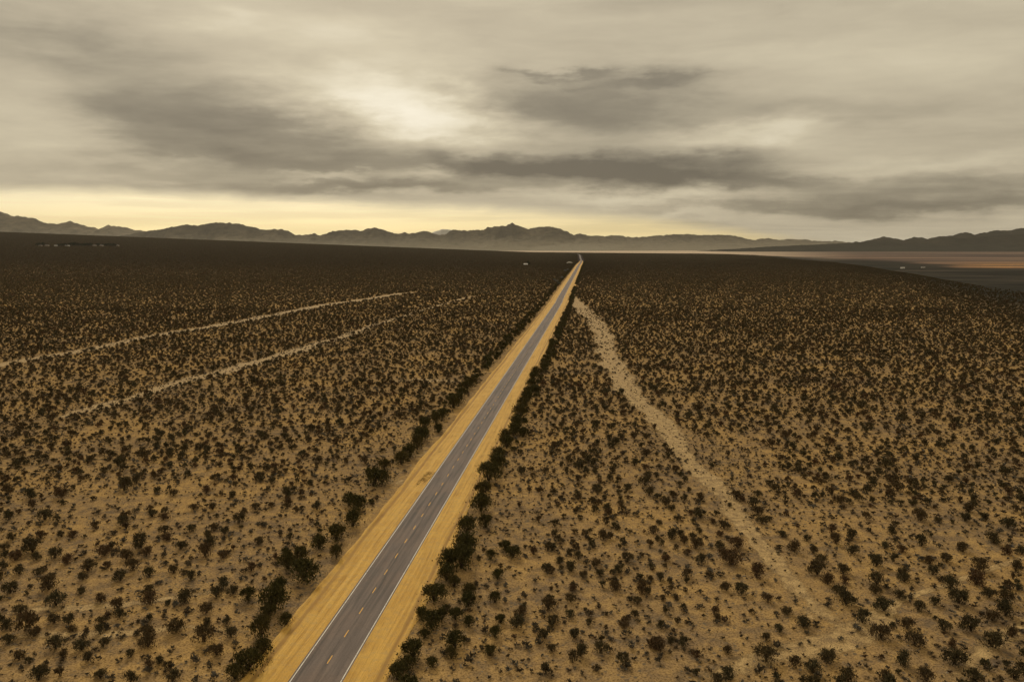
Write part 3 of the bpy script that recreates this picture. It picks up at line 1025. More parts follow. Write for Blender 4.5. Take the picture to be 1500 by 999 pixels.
# continuing dark rows along both shoulders into the distance
for sgn, o0, o1, gap in ((1, 10.2, 14.5, 4.2), (-1, 12.0, 18.0, 8.)):
    for si in np.arange(NEAR_END * .55, 2900, gap):
        px_, py_ = np.interp(si, along, road_c[:, 0]), np.interp(si, along, road_c[:, 1])
        if sgn > 0 and abs(si - S_TURN) < 40: continue
        offv = sgn * rng.uniform(o0, o1)
        a_, b_ = px_ + rn[0] * offv, py_ + rn[1] * offv
        pts.append(np.array([[a_, b_, float(height(a_, b_))]])); rots.append(np.array([[0, 0, rng.random() * 6.28]]))
        r_ = rng.uniform(.9, 2.1); scls.append(np.array([[r_, r_, r_ * 1.1]])); idx.append(np.array([rng.integers(5, 7)]))
# small ones
xs_, ys_, rs_ = sx[~pk], sy[~pk], sr[~pk]
n = len(xs_)
pts.append(np.stack([xs_, ys_, np.zeros(n)], 1)); rr = zeros3(n); rr[:, 2] = rng.random(n) * 6.28; rots.append(rr)
scls.append(np.stack([rs_, rs_, rs_ * .8], 1)); idx.append(rng.integers(7, 10, n))
mx, my = scatter_small(2.4, 330, NEAR_END)
n = len(mx); rs2 = np.clip(rng.lognormal(math.log(.48), .3, n), .2, .9)
pts.append(np.stack([mx, my, np.zeros(n)], 1)); rr = zeros3(n); rr[:, 2] = rng.random(n) * 6.28; rots.append(rr)
scls.append(np.stack([rs2, rs2, rs2 * .8], 1)); idx.append(rng.integers(7, 10, n))


def tiles(size, y0, y1, src0, nsrc):
    t0, t1 = (-330 - CX) / F, (1830 - CX) / F
    out = []
    for yv in np.arange(y0 + size / 2, y1, size):
        xs = np.arange(math.floor(t0 * yv / size) * size, t1 * yv + size, size) + rng.random() * size
        out.append(np.stack([xs, np.full(len(xs), yv)], 1))
    g = np.concatenate(out); x, y = g[:, 0], g[:, 1]
    s_, off = road_off(x, y)
    p = np.clip(px_of(x, y), -4000, 2600)
    rim = np.interp(p, RIM_P, RIM_Z) * (1 + .3 * (N1.fbm(x / 420, y / 420) - .5))
    k = (y < rim * 1.36) & (y < 6300)
    hit = (np.abs(off) < size * .5 + 12) & (y < 5800)
    hit |= (p > 1080) & (y > rim * .74) & (y < 3600)
    td = track_dist(x, y); hit |= td < size * .62
    full = k & ~hit
    part = k & hit
    return x[full], y[full], x[part], y[part]


def add_tiles(x, y, size, src0, nsrc):
    n = len(x)
    z = height(x, y); e = size / 2
    gx = (height(x + e, y) - height(x - e, y)) / size; gy = (height(x, y + e) - height(x, y - e)) / size
    rot = zeros3(n)
    q = rng.integers(0, 4, n)
    # quarter turns, then tilt with the slope (expressed as XYZ euler; slopes are small)
    a = q * PI / 2
    rot[:, 2] = a
    c, s = np.cos(a), np.sin(a)
    lx = gx * c + gy * s; ly = -gx * s + gy * c      # slope along local axes
    # small-angle tilt applied in world axes
    rot[:, 0] = ly * c + lx * s * 0 + gy * (1 - c * c) * 0
    rot[:, 0] = np.arctan(gy); rot[:, 1] = -np.arctan(gx)
    # order XYZ: x first, then y, then z -> pre-rotate the slope vector into the un-turned frame
    rot[:, 0] = np.arctan(ly); rot[:, 1] = -np.arctan(lx)
    pts.append(np.stack([x, y, z], 1)); rots.append(rot); scls.append(np.ones((n, 3))); idx.append(rng.integers(src0, src0 + nsrc, n))


NA = len(CREO_L1 + ROAD_L1 + SMALL_L1)
xf, yf, xp, yp = tiles(40., NEAR_END, NEAR_END + 40 * 20, NA, len(TILE_A))
add_tiles(xf, yf, 40., NA, len(TILE_A))
holes = [(xp, yp, 40.)]
xf, yf, xp, yp = tiles(100., NEAR_END + 800, 6300, 0, 0)
add_tiles(xf, yf, 100., NA + len(TILE_A), len(TILE_B))
holes.append((xp, yp, 100.))
# bushes one by one in the cells that a road or a track crosses
for hx, hy, size in holes:
    for a_, b_ in zip(hx, hy):
        m_ = int((size / 3.6) ** 2 * .8)
        qx = a_ + (rng.random(m_) - .5) * size; qy = b_ + (rng.random(m_) - .5) * size
        s2, o2 = road_off(qx, qy)
        p2 = np.clip(px_of(qx, qy), -4000, 2600)
        rm = np.interp(p2, RIM_P, RIM_Z) * (1 + .3 * (N1.fbm(qx / 420, qy / 420) - .5))
        kk = (np.abs(o2) > 12.5) & ((p2 < 1080) | (rng.random(m_) > sstep(-.22, .34, (qy - rm) / rm)))
        qx, qy = qx[kk], qy[kk]
        if len(qx): 
            kk = track_dist(qx, qy) > .3; qx, qy = qx[kk], qy[kk]
        m_ = len(qx)
        if not m_: continue
        r2 = rng.uniform(.6, 1.4, m_)
        pts.append(np.stack([qx, qy, height(qx, qy)], 1)); rr = zeros3(m_); rr[:, 2] = rng.random(m_) * 6.28; rots.append(rr)
        scls.append(np.stack([r2, r2, r2 * 1.1], 1)); idx.append(rng.integers(0, 5, m_))
pts, rots, scls, idx = map(np.concatenate, (pts, rots, scls, idx))
print('brush instances', len(pts), 'creosote individuals', len(cre))
gn_scatter('desert_brush', SRC, pts, rots, scls, idx, 'endless dark brush covering the desert out to the foot of the hills')

# ---- loose stones and dead twigs on the near floor
lx = []
gq = wedge_grid(1.0, 62, 210, .5)
s_, off_ = road_off(gq[:, 0], gq[:, 1])
kq = (N2.fbm(gq[:, 0] / 7, gq[:, 1] / 7) + .35 * rng.random(len(gq)) > .72) & (np.abs(off_) > 10)
gq = gq[kq]; nq = len(gq)
LV, LF = [], []
rs_sz = np.clip(rng.lognormal(math.log(.10), .5, nq), .04, .34)
tet = np.array([(1, 0, -.3), (-.5, .87, -.3), (-.5, -.87, -.3), (.1, .05, .8), (.5, .55, .35)])
tf_ = np.array([(0, 1, 4), (1, 2, 3), (0, 3, 2), (0, 4, 3), (1, 3, 4)])
ang = rng.random(nq) * 2 * PI
ca, sa_ = np.cos(ang), np.sin(ang)
vx = gq[:, None, 0] + (tet[None, :, 0] * ca[:, None] - tet[None, :, 1] * sa_[:, None]) * rs_sz[:, None]
vy = gq[:, None, 1] + (tet[None, :, 0] * sa_[:, None] + tet[None, :, 1] * ca[:, None]) * rs_sz[:, None] * .8
vz = tet[None, :, 2] * rs_sz[:, None] * .7 + .02 + 0 * vx
lv_ = np.stack([vx, vy, vz], -1).reshape(-1, 3)
lf_ = (np.arange(nq)[:, None, None] * 5 + tf_[None]).reshape(-1, 3)
M_STONE = plant_material('loose_stones', [(0, (.10, .085, .065)), (.5, (.24, .20, .15)), (1, (.34, .28, .20))], rgb(.14, .10, .07))
tnt = np.repeat(rng.random(nq), 5)
so_ = mesh_obj('loose_stones', lv_, lf_, M_STONE, attrs={'tint': ('FACE', tnt), 'leaf': ('FACE', tnt * 0 + .3)})
tag(so_, 'loose stones and litter strewn over the near sand between bushes', kind='stuff')

# ------------------------------------------------------------------ mountains
def mountain(name, sil, dist, label, depth=2600., base=VALLEY - 3, seed=1, mat=None, rough=1.0, back=1500., px0=None, px1=None, skirt=0.0):
    nz = VNoise(seed)
    P = np.array(sil, float)
    a0 = px0 if px0 is not None else P[0, 0]; a1 = px1 if px1 is not None else P[-1, 0]
    px = np.arange(a0, a1 + .1, 1.1)
    yy = np.interp(px, P[:, 0], P[:, 1])
    yy = yy + (nz.fbm(px / 5., px * 0, 4) - .5) * 3.0 * rough
    X = (px - CX) / F * dist
    zc = HC + (YH - yy) / F * dist
    zc = np.maximum(zc, base + 2)
    nf, nb = 34, 9
    sF = np.linspace(0, 1, nf); sB = np.linspace(0, 1, nb + 1)[1:]
    rowsV = []
    for s in sF:
        Yr = dist - depth * (1 - s)
        warp = (nz.fbm(X / 900 + 40, Yr / 900 + X * 0) - .5) * 900 * (1 - s)
        rdg = nz.ridge((X + warp) / 700, Yr / 1500 + X * 0 + 7, 5)
        rdg2 = nz.fbm((X + warp) / 210, Yr / 260 + X * 0, 4)
        prof = s ** 1.25
        zz = prof * (.22 + 1.05 * rdg + .35 * (rdg2 - .5)) if s < 1 else 1.0
        k = sstep(.72, 1., s)
        zz = zz * (1 - k) + k * (prof)
        ztop = base + (zc - base) * zz
        ztop = np.minimum(ztop, HC + (zc - HC) * (Yr / dist) - (1 - s) * 25) if s < 1 else zc
        ztop = np.maximum(ztop, base + s * 10)
        rowsV.append(np.stack([X, np.full_like(X, Yr), ztop], 1))
    for s in sB:
        Yr = dist + back * s
        zz = (1 - s) ** 1.1 * (.8 + .4 * nz.ridge(X / 500, Yr / 500 + X * 0, 4) * s)
        rowsV.append(np.stack([X, np.full_like(X, Yr), base + (zc - base) * zz], 1))
    V = np.concatenate(rowsV); nc = len(px); nr = len(rowsV)
    i, j = np.meshgrid(np.arange(nr - 1), np.arange(nc - 1), indexing='ij')
    k = i * nc + j
    f = np.stack([k, k + 1, k + nc + 1, k + nc], -1).reshape(-1, 4)
    o = mesh_obj(name, V, f, mat or M_MOUNT, smooth=True)
    tag(o, label, kind='structure')
    return o


def ext(seedv, p0, p1, y0, amp):
    r_ = np.random.default_rng(seedv)
    return [(p, y0 + (r_.random() - .5) * amp) for p in np.arange(p0, p1, 26.)]


S_LEFT = ext(3, -420, -10, 314, 10) + [(0, 310), (10, 311), (25, 316.7), (43, 318), (60, 321.7), (78, 329), (93, 328), (110, 325), (123, 330), (150, 335.7), (163, 331), (183, 332), (203, 338),
          (213, 339), (230, 340), (260, 343), (300, 348), (340, 352)]
S_MID = [(150, 350), (190, 345), (215, 340), (233, 338), (257, 333), (277, 330), (297, 330.7), (313, 327.7), (328, 326.7), (350, 327.7), (367, 331.7), (390, 338), (398, 336.7), (415, 335.7),
         (425, 339), (435, 345), (450, 344), (462, 342), (471, 346), (483, 341.7), (489, 340), (510, 337), (522, 337), (529.5, 340), (540, 335), (553.5, 334), (562, 336.6), (579, 343), (594, 341),
         (604, 343), (613, 340.5), (625, 339), (636, 342), (651, 345), (660, 339), (667, 337), (673, 339), (690, 337.5), (708, 338), (715, 333.6), (735, 331.5), (742, 331), (751, 327.6), (765, 334),
         (774, 336), (790, 332), (816, 334.5), (828, 339), (840, 344), (849, 342), (862, 346), (885, 350), (905, 352), (930, 353)]
S_FAR = [(820, 356), (850, 350), (870, 345.6), (885, 346.5), (900, 345), (925, 348), (945, 347), (960, 345.5), (985, 344), (1000, 343.5), (1033, 345), (1043, 344), (1065, 345), (1083, 348), (1100, 352),
         (1113, 350), (1123, 349), (1137, 351.6), (1157, 350), (1173, 351), (1187, 353), (1203, 354), (1220, 353), (1237, 355.5), (1262, 356), (1300, 357)]
S_SNOW = [(618, 346), (636, 341), (648, 336.6), (656, 337), (663, 337.5), (680, 341), (700, 346)]
S_RIGHT = [(1205, 360), (1225, 358.5), (1245, 355.6), (1249, 353.5), (1255, 355), (1273, 351.6), (1290, 347), (1300, 348), (1317, 352), (1333, 348), (1345, 347.6), (1352, 350.6), (1363, 347.6), (1377, 346), (1390, 346),
           (1398, 342), (1408, 340.6), (1423, 344), (1437, 341), (1453, 338), (1467, 338), (1480, 336.6), (1490, 334.6), (1500, 335)] + ext(9, 1526, 1930, 331, 9)
S_BAJ = [(1040, 366.5), (1080, 364.5), (1120, 361.5), (1200, 358), (1250, 355.5), (1300, 353.5), (1350, 351.5), (1400, 348.5), (1500, 343), (1700, 338), (1930, 336)]
mountain('mountains', S_SNOW, 18300, 'pale snow-dusted peak showing behind the middle range', depth=1200, seed=5, mat=M_SNOWY, back=700, rough=.6)
mountain('mountains', S_LEFT, 16400, 'hazy mountain range at the west end of the skyline', seed=12, mat=M_MOUNT_HAZED)
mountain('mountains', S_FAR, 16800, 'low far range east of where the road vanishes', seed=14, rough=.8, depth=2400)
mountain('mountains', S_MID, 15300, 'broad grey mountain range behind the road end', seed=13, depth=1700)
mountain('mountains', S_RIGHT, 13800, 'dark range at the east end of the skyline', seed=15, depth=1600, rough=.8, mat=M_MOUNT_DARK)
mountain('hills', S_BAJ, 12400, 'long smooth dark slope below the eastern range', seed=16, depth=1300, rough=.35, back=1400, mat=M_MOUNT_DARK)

# ------------------------------------------------------------------ far houses, trees and mound
def house(px, py, w, d, h, wall, roof, label, rz=0., group=None, windows=2):
    x, y, z = on_ground(px, py)
    r = empty('house', (x, y, z), rz)
    v, f = box(-w / 2, w / 2, -d / 2, d / 2, -.3, h)
    mesh_obj('walls', v, f, wall, r)
    rise = h * .45; ov = .4
    v = [(-w / 2 - ov, -d / 2 - ov, h + .01), (w / 2 + ov, -d / 2 - ov, h + .01), (w / 2 + ov, d / 2 + ov, h + .01), (-w / 2 - ov, d / 2 + ov, h + .01), (-w / 2 - ov, 0, h + rise), (w / 2 + ov, 0, h + rise)]
    f = [(0, 1, 5, 4), (2, 3, 4, 5), (0, 4, 3), (1, 2, 5), (0, 3, 2, 1)]
    mesh_obj('roof', v, f, roof, r)
    for k in range(windows):
        cx = -w / 2 + w * (k + 1) / (windows + 2)
        v, f = box(cx - .6, cx + .6, -d / 2 - .05, -d / 2 + .02, h * .4, h * .78)
        mesh_obj('window', v, f, M_GLASS, r)
    cx = w / 2 - w / (windows + 2)
    v, f = box(cx - .5, cx + .5, -d / 2 - .06, -d / 2 + .02, 0, h * .75)
    mesh_obj('door', v, f, M_TRUNK, r)
    tag(r, label, 'house', group)
    return r


tree_me = []
for n_ in (16, 12):
    v, f, tn = leaf_cloud(rs, 420, 1.0, 1.0, .16, nclump=n_)
    v = v * np.array([1, 1, 1.0]) + np.array([0, 0, .35])
    tree_me.append(mesh_obj('crown', v, f, M_TREE, link=False, attrs={'leaf': ('FACE', tn), 'tint': ('FACE', tn * 0)}).data)
tv, tf = [], []
for lv, (zz, w) in enumerate(((-.1, .07), (.5, .05), (.9, .02))):
    for q in range(6): tv.append((w * math.cos(q * PI / 3), w * math.sin(q * PI / 3), zz))
for lv in range(2):
    for q in range(6): tf.append((lv * 6 + q, lv * 6 + (q + 1) % 6, lv * 6 + 6 + (q + 1) % 6, lv * 6 + 6 + q))
trunk_me = mesh_obj('trunk', tv, tf, M_TRUNK, link=False).data


def tree(px, py, r, h, label, name='desert_tree', group=None, dx=0):
    x, y, z = on_ground(px, py)
    t_ = empty(name, (x + dx, y, z), random.uniform(0, 6))
    for nm, me in (('crown', random.choice(tree_me)), ('trunk', trunk_me)):
        o = D.objects.new(nm, me); COL.objects.link(o); o.parent = t_
    t_.scale = (r, r, h)
    tag(t_, label, 'tree', group)
    return t_


house(770, 388.5, 11, 7, 3.4, M_WALLW, M_WALLW, 'small white house alone in the dark brush west of the road end', .1)
tree(773.5, 387.6, 4.5, 7, 'dark tree just behind the lone white house')
tree(775.5, 388.4, 3.5, 5, 'small dark tree at the east end of the lone white house')
house(1322, 393.6, 13, 7, 3.2, M_WALLW, M_WALLW, 'tiny white building on the grey valley floor, the nearer of two', .05)
house(1352, 392.4, 12, 6, 3.0, M_WALLW, M_ROOF, 'tiny white building on the grey valley floor, the farther of two', -.1)
# settlement on the western slope
for i, (px, py, w, wall, lab) in enumerate(((58, 346.6, 15, M_WALLT, 'low tan-walled house at the west end of the far settlement'),
                                         (68, 346.8, 16, M_WALLT, 'low tan house second from the west in the far settlement'),
                                         (81, 347.9, 11, M_WALLW, 'white house third from the west in the far settlement'),
                                         (98, 348.6, 18, M_WALLW, 'widest white house in the middle of the far settlement'),
                                         (138, 349.6, 15, M_WALLT, 'low tan house toward the east end of the far settlement'),
                                         (148, 349.3, 18, M_WALLT, 'tan house among trees near the east end of the far settlement'),
                                         (172, 350.6, 11, M_WALLT, 'small tan house at the east end of the far settlement'))):
    house(px, py, w, 10, 5, wall, M_ROOF, lab, random.uniform(-.3, .3), 'houses of the far settlement')
for i, px in enumerate((55, 62, 85, 90, 94, 103, 108, 112, 116, 121, 125, 129, 133, 143, 153, 160, 166)):
    py = 345.9 + (px - 55) * .041 + random.uniform(-.2, 1.0)
    tree(px, py + .4, random.uniform(9, 17), random.uniform(7, 12), f'dark tree in the far settlement, {ordinal(i + 1)} from its west end', group='trees of the far settlement')
# two tall palms on the skyline
palm_v, palm_f = [], []
for q in range(14):
    a = q * 2 * PI / 14
    for k2 in range(3):
        r0, r1 = k2 / 3, (k2 + 1) / 3
        z0 = 1.0 + .12 * math.sin(r0 * 2.6) - .10 * r0 ** 2; z1 = 1.0 + .12 * math.sin(r1 * 2.6) - .22 * r1 ** 2
        w0, w1 = .14 * (1 - r0 * .3), .14 * (1 - r1)
        b0 = len(palm_v)
        for rr_, ww, zz in ((r0, w0, z0), (r1, w1, z1)):
            for sg in (-1, 1):
                palm_v.append((rr_ * math.cos(a) - sg * ww * math.sin(a), rr_ * math.sin(a) + sg * ww * math.cos(a), zz))
        palm_f.append((b0, b0 + 1, b0 + 3, b0 + 2))
palm_me = mesh_obj('crown', palm_v, palm_f, M_TREE, link=False, attrs={'leaf': ('FACE', np.zeros(len(palm_f))), 'tint': ('FACE', np.zeros(len(palm_f)))}).data
for px, py, lab in ((384.4, 356.0, 'tall dark-topped palm on the skyline, the western of a pair'), (416.3, 357.2, 'tall dark-topped palm on the skyline, the eastern of a pair')):
    x, y, z = on_ground(px, py)
    t_ = empty('palm_tree', (x, y, z), random.random())
    for nm, me in (('crown', palm_me), ('trunk', trunk_me)):
        o = D.objects.new(nm, me); COL.objects.link(o); o.parent = t_
    t_.scale = (5.5, 5.5, 20)
    t_.children[1].scale = (1.2, 1.2, 1)
    tag(t_, lab, 'tree', 'pair of tall palms on the skyline')

# pale gravel mound beside the far road
x, y, z = on_ground(834, 385.8)
mv, mf = [], []
nr, ns = 9, 28
for i in range(nr):
    for j in range(ns):
        a = j / ns * 2 * PI; q = i / (nr - 1)
        rr_ = q * (1 + .18 * math.sin(a * 3 + 1))
        mv.append((rr_ * 14 * math.cos(a), rr_ * 9 * math.sin(a), 6.0 * (1 - q ** 1.5) * (.85 + .2 * math.sin(a * 2)) - .4))
for i in range(nr - 1):
    for j in range(ns):
        mf.append((i * ns + j, (i + 1) * ns + j, (i + 1) * ns + (j + 1) % ns, i * ns + (j + 1) % ns))
mo = mesh_obj('gravel_mound', mv, mf, M_GRAVEL, smooth=True); mo.location = (x, y, z)
tag(mo, 'pale gravel mound in dark brush just west of the far road', 'mound')
# grey trees west of the road bend
M_GREYTREE = plant_material('grey_leaves', [(0, (.14, .14, .12)), (1, (.22, .21, .18))], rgb(.16, .16, .14))
gv, gf, gt = leaf_cloud(rs, 420, 1.0, 1.0, .16, nclump=12)
grey_me = mesh_obj('crown', gv, gf, M_GREYTREE, link=False, attrs={'leaf': ('FACE', gt), 'tint': ('FACE', gt * 0)}).data
for i, (px, py, r) in enumerate(((819, 417, 3.0), (816, 414, 3.4), (822.5, 408, 3.2), (812.5, 411.5, 2.8), (828, 398, 4), (832, 396.5, 3.4))):
    x, y, z = on_ground(px, py)
    t_ = empty('grey_tree', (x, y, z), random.random() * 6)
    for nm, me in (('crown', grey_me), ('trunk', trunk_me)):
        o = D.objects.new(nm, me); COL.objects.link(o); o.parent = t_
    t_.scale = (r, r, r * 1.15)
    tag(t_, f'pale grey small tree, {ordinal(i + 1)} of a loose row west of the far road', 'tree', 'pale grey trees west of the far road')

# ------------------------------------------------------------------ dust blowing off the dry lake
dv, df = [], []
nu, nw = 40, 16
for i in range(nw + 1):
    th = i / nw * PI
    for j in range(nu):
        a = j / nu * 2 * PI
        q = math.sin(th); lob = 1 + .25 * math.sin(a * 2 + .5) + .12 * math.sin(a * 5)
        zt = math.cos(th) * (70 + 45 * math.sin(a + 2.6) * q) + 30 * q * math.sin(a * 3)
        dv.append((q * lob * 620 * math.cos(a), q * lob * 260 * math.sin(a), zt))
for i in range(nw):
    for j in range(nu):
        df.append((i * nu + j, (i + 1) * nu + j, (i + 1) * nu + (j + 1) % nu, i * nu + (j + 1) % nu))
dm = D.materials.new('dust_air'); dm.use_nodes = True; dm.node_tree.nodes.clear()
do = dm.node_tree.nodes.new('ShaderNodeOutputMaterial'); dn = dm.node_tree.nodes.new('ShaderNodeVolumePrincipled')
dn.inputs['Color'].default_value = (.90, .82, .68, 1); dn.inputs['Density'].default_value = 4.5e-4
dm.node_tree.links.new(dn.outputs[0], do.inputs['Volume'])
dob = mesh_obj('dust_cloud', dv, df, dm, smooth=True); dob.location = (900, 11800, 25)
tag(dob, 'pale dust drifting over the dry lake beyond the road end', kind='stuff')

# ------------------------------------------------------------------ haze
v, f = box(-19900, 19900, -19900, 20200, -40, 900)
hm = D.materials.new('desert_air'); hm.use_nodes = True
hm.node_tree.nodes.clear()
ho = hm.node_tree.nodes.new('ShaderNodeOutputMaterial'); hv = hm.node_tree.nodes.new('ShaderNodeVolumePrincipled')
hv.inputs['Color'].default_value = (.84, .81, .74, 1); hv.inputs['Density'].default_value = 1.2e-5
hv.inputs['Anisotropy'].default_value = .3
hm.node_tree.links.new(hv.outputs[0], ho.inputs['Volume'])
hz = mesh_obj('haze', v, f, hm); tag(hz, 'thin dusty air over the whole desert', kind='stuff')

# ------------------------------------------------------------------ sky
SUN_AZ, SUN_EL = math.radians(-14), math.radians(33)
w = D.worlds.new('World'); SC.world = w; w.use_nodes = True
wt = w.node_tree; wt.nodes.clear(); t = NT(wt)
out = t.node('ShaderNodeOutputWorld'); bg = t.node('ShaderNodeBackground')
t.l.new(bg.outputs[0], out.inputs[0])
sky = t.node('ShaderNodeTexSky', sky_type='NISHITA', sun_disc=False)
sky.sun_elevation = SUN_EL; sky.sun_rotation = SUN_AZ; sky.air_density = 1.; sky.dust_density = 3.
SKYK = .10
bg.inputs[1].default_value = SKYK
dirv = t.vm('NORMALIZE', t.node('ShaderNodeTexCoord').outputs['Generated'])
sep = t.node('ShaderNodeSeparateXYZ'); t.l.new(dirv, sep.inputs[0])
dx, dy, dz = sep.outputs
az = t.m('ARCTAN2', dx, dy)
el = t.m('ARCSINE', dz)
# flat cloud deck coordinates
dzc = t.m('MAXIMUM', t.m('ADD', dz, .055), .03)
cu, cv = t.m('DIVIDE', dx, dzc), t.m('DIVIDE', dy, dzc)
cxy = t.comb(cu, cv, 0.)
streak = t.noise(t.comb(t.m('MULTIPLY', cu, .55), t.m('MULTIPLY', cv, .9), 2.), 1.25, 7, .55, .6)
fine = t.noise(t.comb(t.m('MULTIPLY', az, 5.), t.m('MULTIPLY', el, 22.), 1.), 2.2, 7, .6, .5)
big = t.noise(t.comb(t.m('MULTIPLY', az, 2.2), t.m('MULTIPLY', el, 8.), 5.), 1.3, 5, .5, .8)
# warp for the large cloud masses
wn1 = t.m('SUBTRACT', t.noise(t.comb(t.m('MULTIPLY', az, 4.), t.m('MULTIPLY', el, 13.), 11.), 1.6, 6, .6), .5)
wn2 = t.m('SUBTRACT', t.noise(t.comb(t.m('MULTIPLY', az, 4.), t.m('MULTIPLY', el, 13.), 31.), 1.6, 6, .6), .5)
azw = t.m('ADD', az, t.m('MULTIPLY', wn1, .26)); elw = t.m('ADD', el, t.m('MULTIPLY', wn2, .075))


def angles(px, py):
    a, b_, c = ray(px, py)
    return math.atan2(a, b_), math.atan2(c, math.hypot(a, b_))


def blob(px, py, sx_, sy_, amp, tilt=0.):
    a0, e0 = angles(px, py)
    sa, se = sx_ / F, sy_ / F
    da = t.m('SUBTRACT', azw, a0); de = t.m('SUBTRACT', elw, e0)
    if tilt: de = t.m('ADD', de, t.m('MULTIPLY', da, tilt))
    q = t.m('ADD', t.m('POWER', t.m('ABSOLUTE', t.m('DIVIDE', da, sa)), 2.), t.m('POWER', t.m('ABSOLUTE', t.m('DIVIDE', de, se)), 2.))
    return t.m('MULTIPLY', t.m('EXPONENT', t.m('MULTIPLY', q, -1.)), amp)


BL = [(560, 150, 105, 24, .42), (650, 182, 105, 24, .44), (430, 215, 110, 14, .16), (60, 175, 110, 42, .20), (1110, 195, 95, 17, .26), (470, 258, 60, 6, .22), (620, 258, 60, 10, .25),
      (230, 238, 90, 10, .18), (520, 60, 120, 35, .16), (480, 120, 110, 20, .16), (950, 290, 170, 12, .30), (1350, 240, 160, 14, .16), (1100, 60, 260, 50, .06), (330, 20, 60, 14, .12),
      (900, 243, 165, 20, -.44), (730, 245, 120, 14, -.24), (620, 283, 150, 8, -.20), (860, 165, 140, 36, -.21), (820, 111, 70, 6, -.22), (930, 122, 90, 7, -.16), (250, 175, 170, 45, -.24), (90, 60, 110, 30, -.16),
      (420, 205, 130, 26, -.24), (330, 235, 180, 20, -.18), (1080, 262, 170, 12, -.24), (1160, 302, 170, 12, -.14), (1330, 280, 180, 18, -.14), (1250, 165, 220, 18, -.08), (480, 275, 120, 10, -.16), (1400, 300, 150, 10, -.2), (700, 256, 430, 26, -.20), (1240, 292, 300, 20, -.12), (880, 150, 200, 45, -.10), (300, 130, 260, 60, -.06), (1000, 315, 120, 8, .2), (560, 110, 160, 40, .10), (130, 262, 200, 12, -.06)]
acc = None
for q in BL:
    b1 = blob(*q); acc = b1 if acc is None else t.m('ADD', acc, b1)
val = t.m('ADD', .475, acc)
val = t.m('ADD', val, t.m('MULTIPLY', t.m('SUBTRACT', streak, .5), .26))
val = t.m('ADD', val, t.m('MULTIPLY', t.m('SUBTRACT', fine, .5), .17))
val = t.m('ADD', val, t.m('MULTIPLY', t.m('SUBTRACT', big, .5), .30))


def lin(c): return tuple(((q / 255) / 12.92 if q / 255 < .04045 else ((q / 255 + .055) / 1.055) ** 2.4) for q in c)


EXPO = 0.0
K = 1 / SKYK / 2 ** EXPO
cloud = t.ramp(val, [(.0, lin((96, 89, 76))), (.24, lin((138, 129, 110))), (.46, lin((184, 172, 147))), (.62, lin((206, 194, 166))), (.80, lin((230, 219, 192))), (1., lin((253, 244, 222)))])
# open band of light under the deck toward the far hills
ex = [(-330, 268), (0, 276), (250, 282), (420, 290), (560, 297), (720, 303), (880, 314), (1000, 327), (1130, 344), (1250, 362), (1800, 368)]
crv = t.node('ShaderNodeFloatCurve')
A0, A1 = -.95, .95
pts_c = [(0, .0)] + [((angles(px, py)[0] - A0) / (A1 - A0), angles(px, py)[1] * 6) for px, py in ex] + [(1, 0.)]
cm = crv.mapping.curves[0]
while len(cm.points) < len(pts_c): cm.points.new(.5, .5)
for q, (a, b_) in enumerate(pts_c): cm.points[q].location = (min(max(a, 0), 1), max(b_, 0.))
crv.mapping.update()
t.put(crv.inputs['Value'], t.m('DIVIDE', t.m('SUBTRACT', az, A0), A1 - A0, clamp=True))
eb = t.m('DIVIDE', crv.outputs[0], 6.)
de = t.m('SUBTRACT', t.m('ADD', el, t.m('MULTIPLY', t.m('SUBTRACT', fine, .5), .016)), eb)
bandf = t.rng(de, -.012, .008, 1., 0.)
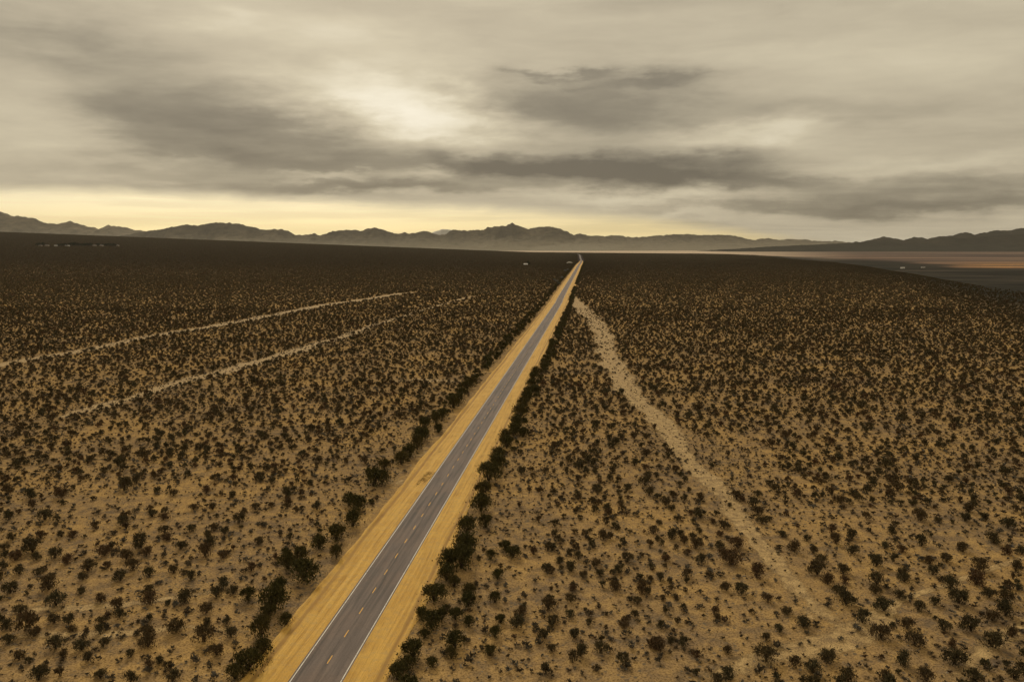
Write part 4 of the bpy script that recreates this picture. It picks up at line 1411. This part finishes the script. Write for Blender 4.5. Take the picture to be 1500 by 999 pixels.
hot = t.m('EXPONENT', t.m('MULTIPLY', t.m('POWER', t.m('ABSOLUTE', t.m('DIVIDE', t.m('SUBTRACT', az, angles(360, 300)[0]), .52)), 2.), -1.))
low = t.rng(el, .012, .062)
glow = t.mix(low, t.mix(hot, rgb(*lin((214, 192, 140))), rgb(1.16, .92, .45)), t.mix(hot, rgb(*lin((205, 194, 160))), rgb(1.16, .99, .62)))
stripe = t.rng(t.noise(t.comb(t.m('MULTIPLY', az, 3.), t.m('MULTIPLY', el, 60.), 8.), 1.5, 5, .6), .35, .65, .90, 1.06)
glow = t.mix(1., glow, stripe, 'MULTIPLY')
col = t.mix(bandf, cloud, glow)
below = t.rng(el, -.08, 0., 0, 1)
col = t.mix(below, rgb(*lin((120, 105, 80))), col)
colk = t.vm('SCALE', col, sc=K)
gap = t.rng(t.noise(cxy, .5, 4), .62, .8, 0, .25)
fin = t.mix(t.m('ADD', .03, t.m('MULTIPLY', gap, .3)), colk, sky.outputs[0])
t.l.new(fin, bg.inputs[0])

sl = D.lights.new('sun', 'SUN'); sl.energy = 1.5; sl.angle = math.radians(10); sl.color = (1., .90, .72)
so = D.objects.new('sun', sl); COL.objects.link(so)
sd = np.array([math.sin(SUN_AZ) * math.cos(SUN_EL), math.cos(SUN_AZ) * math.cos(SUN_EL), math.sin(SUN_EL)])
import mathutils
so.rotation_euler = mathutils.Vector(sd).to_track_quat('Z', 'Y').to_euler()
so.location = (0, 0, 300)

# ------------------------------------------------------------------ camera and view
cam = D.cameras.new('camera'); cam.sensor_width = 36; cam.lens = 36 * F / 1500
cam.clip_start = 1; cam.clip_end = 80000
co = D.objects.new('camera', cam); COL.objects.link(co)
co.location = (0, 0, HC); co.rotation_euler = (PI / 2 - PITCH, 0, 0)
SC.camera = co
vs_ = SC.view_settings
vs_.view_transform = 'Standard'; vs_.look = 'None'; vs_.gamma = 1; vs_.exposure = EXPO; vs_.use_curve_mapping = False
cy = SC.cycles
cy.max_bounces = 5; cy.diffuse_bounces = 2; cy.transparent_max_bounces = 8; cy.volume_bounces = 0
cy.use_denoising = True
cy.use_adaptive_sampling = True; cy.adaptive_threshold = .02
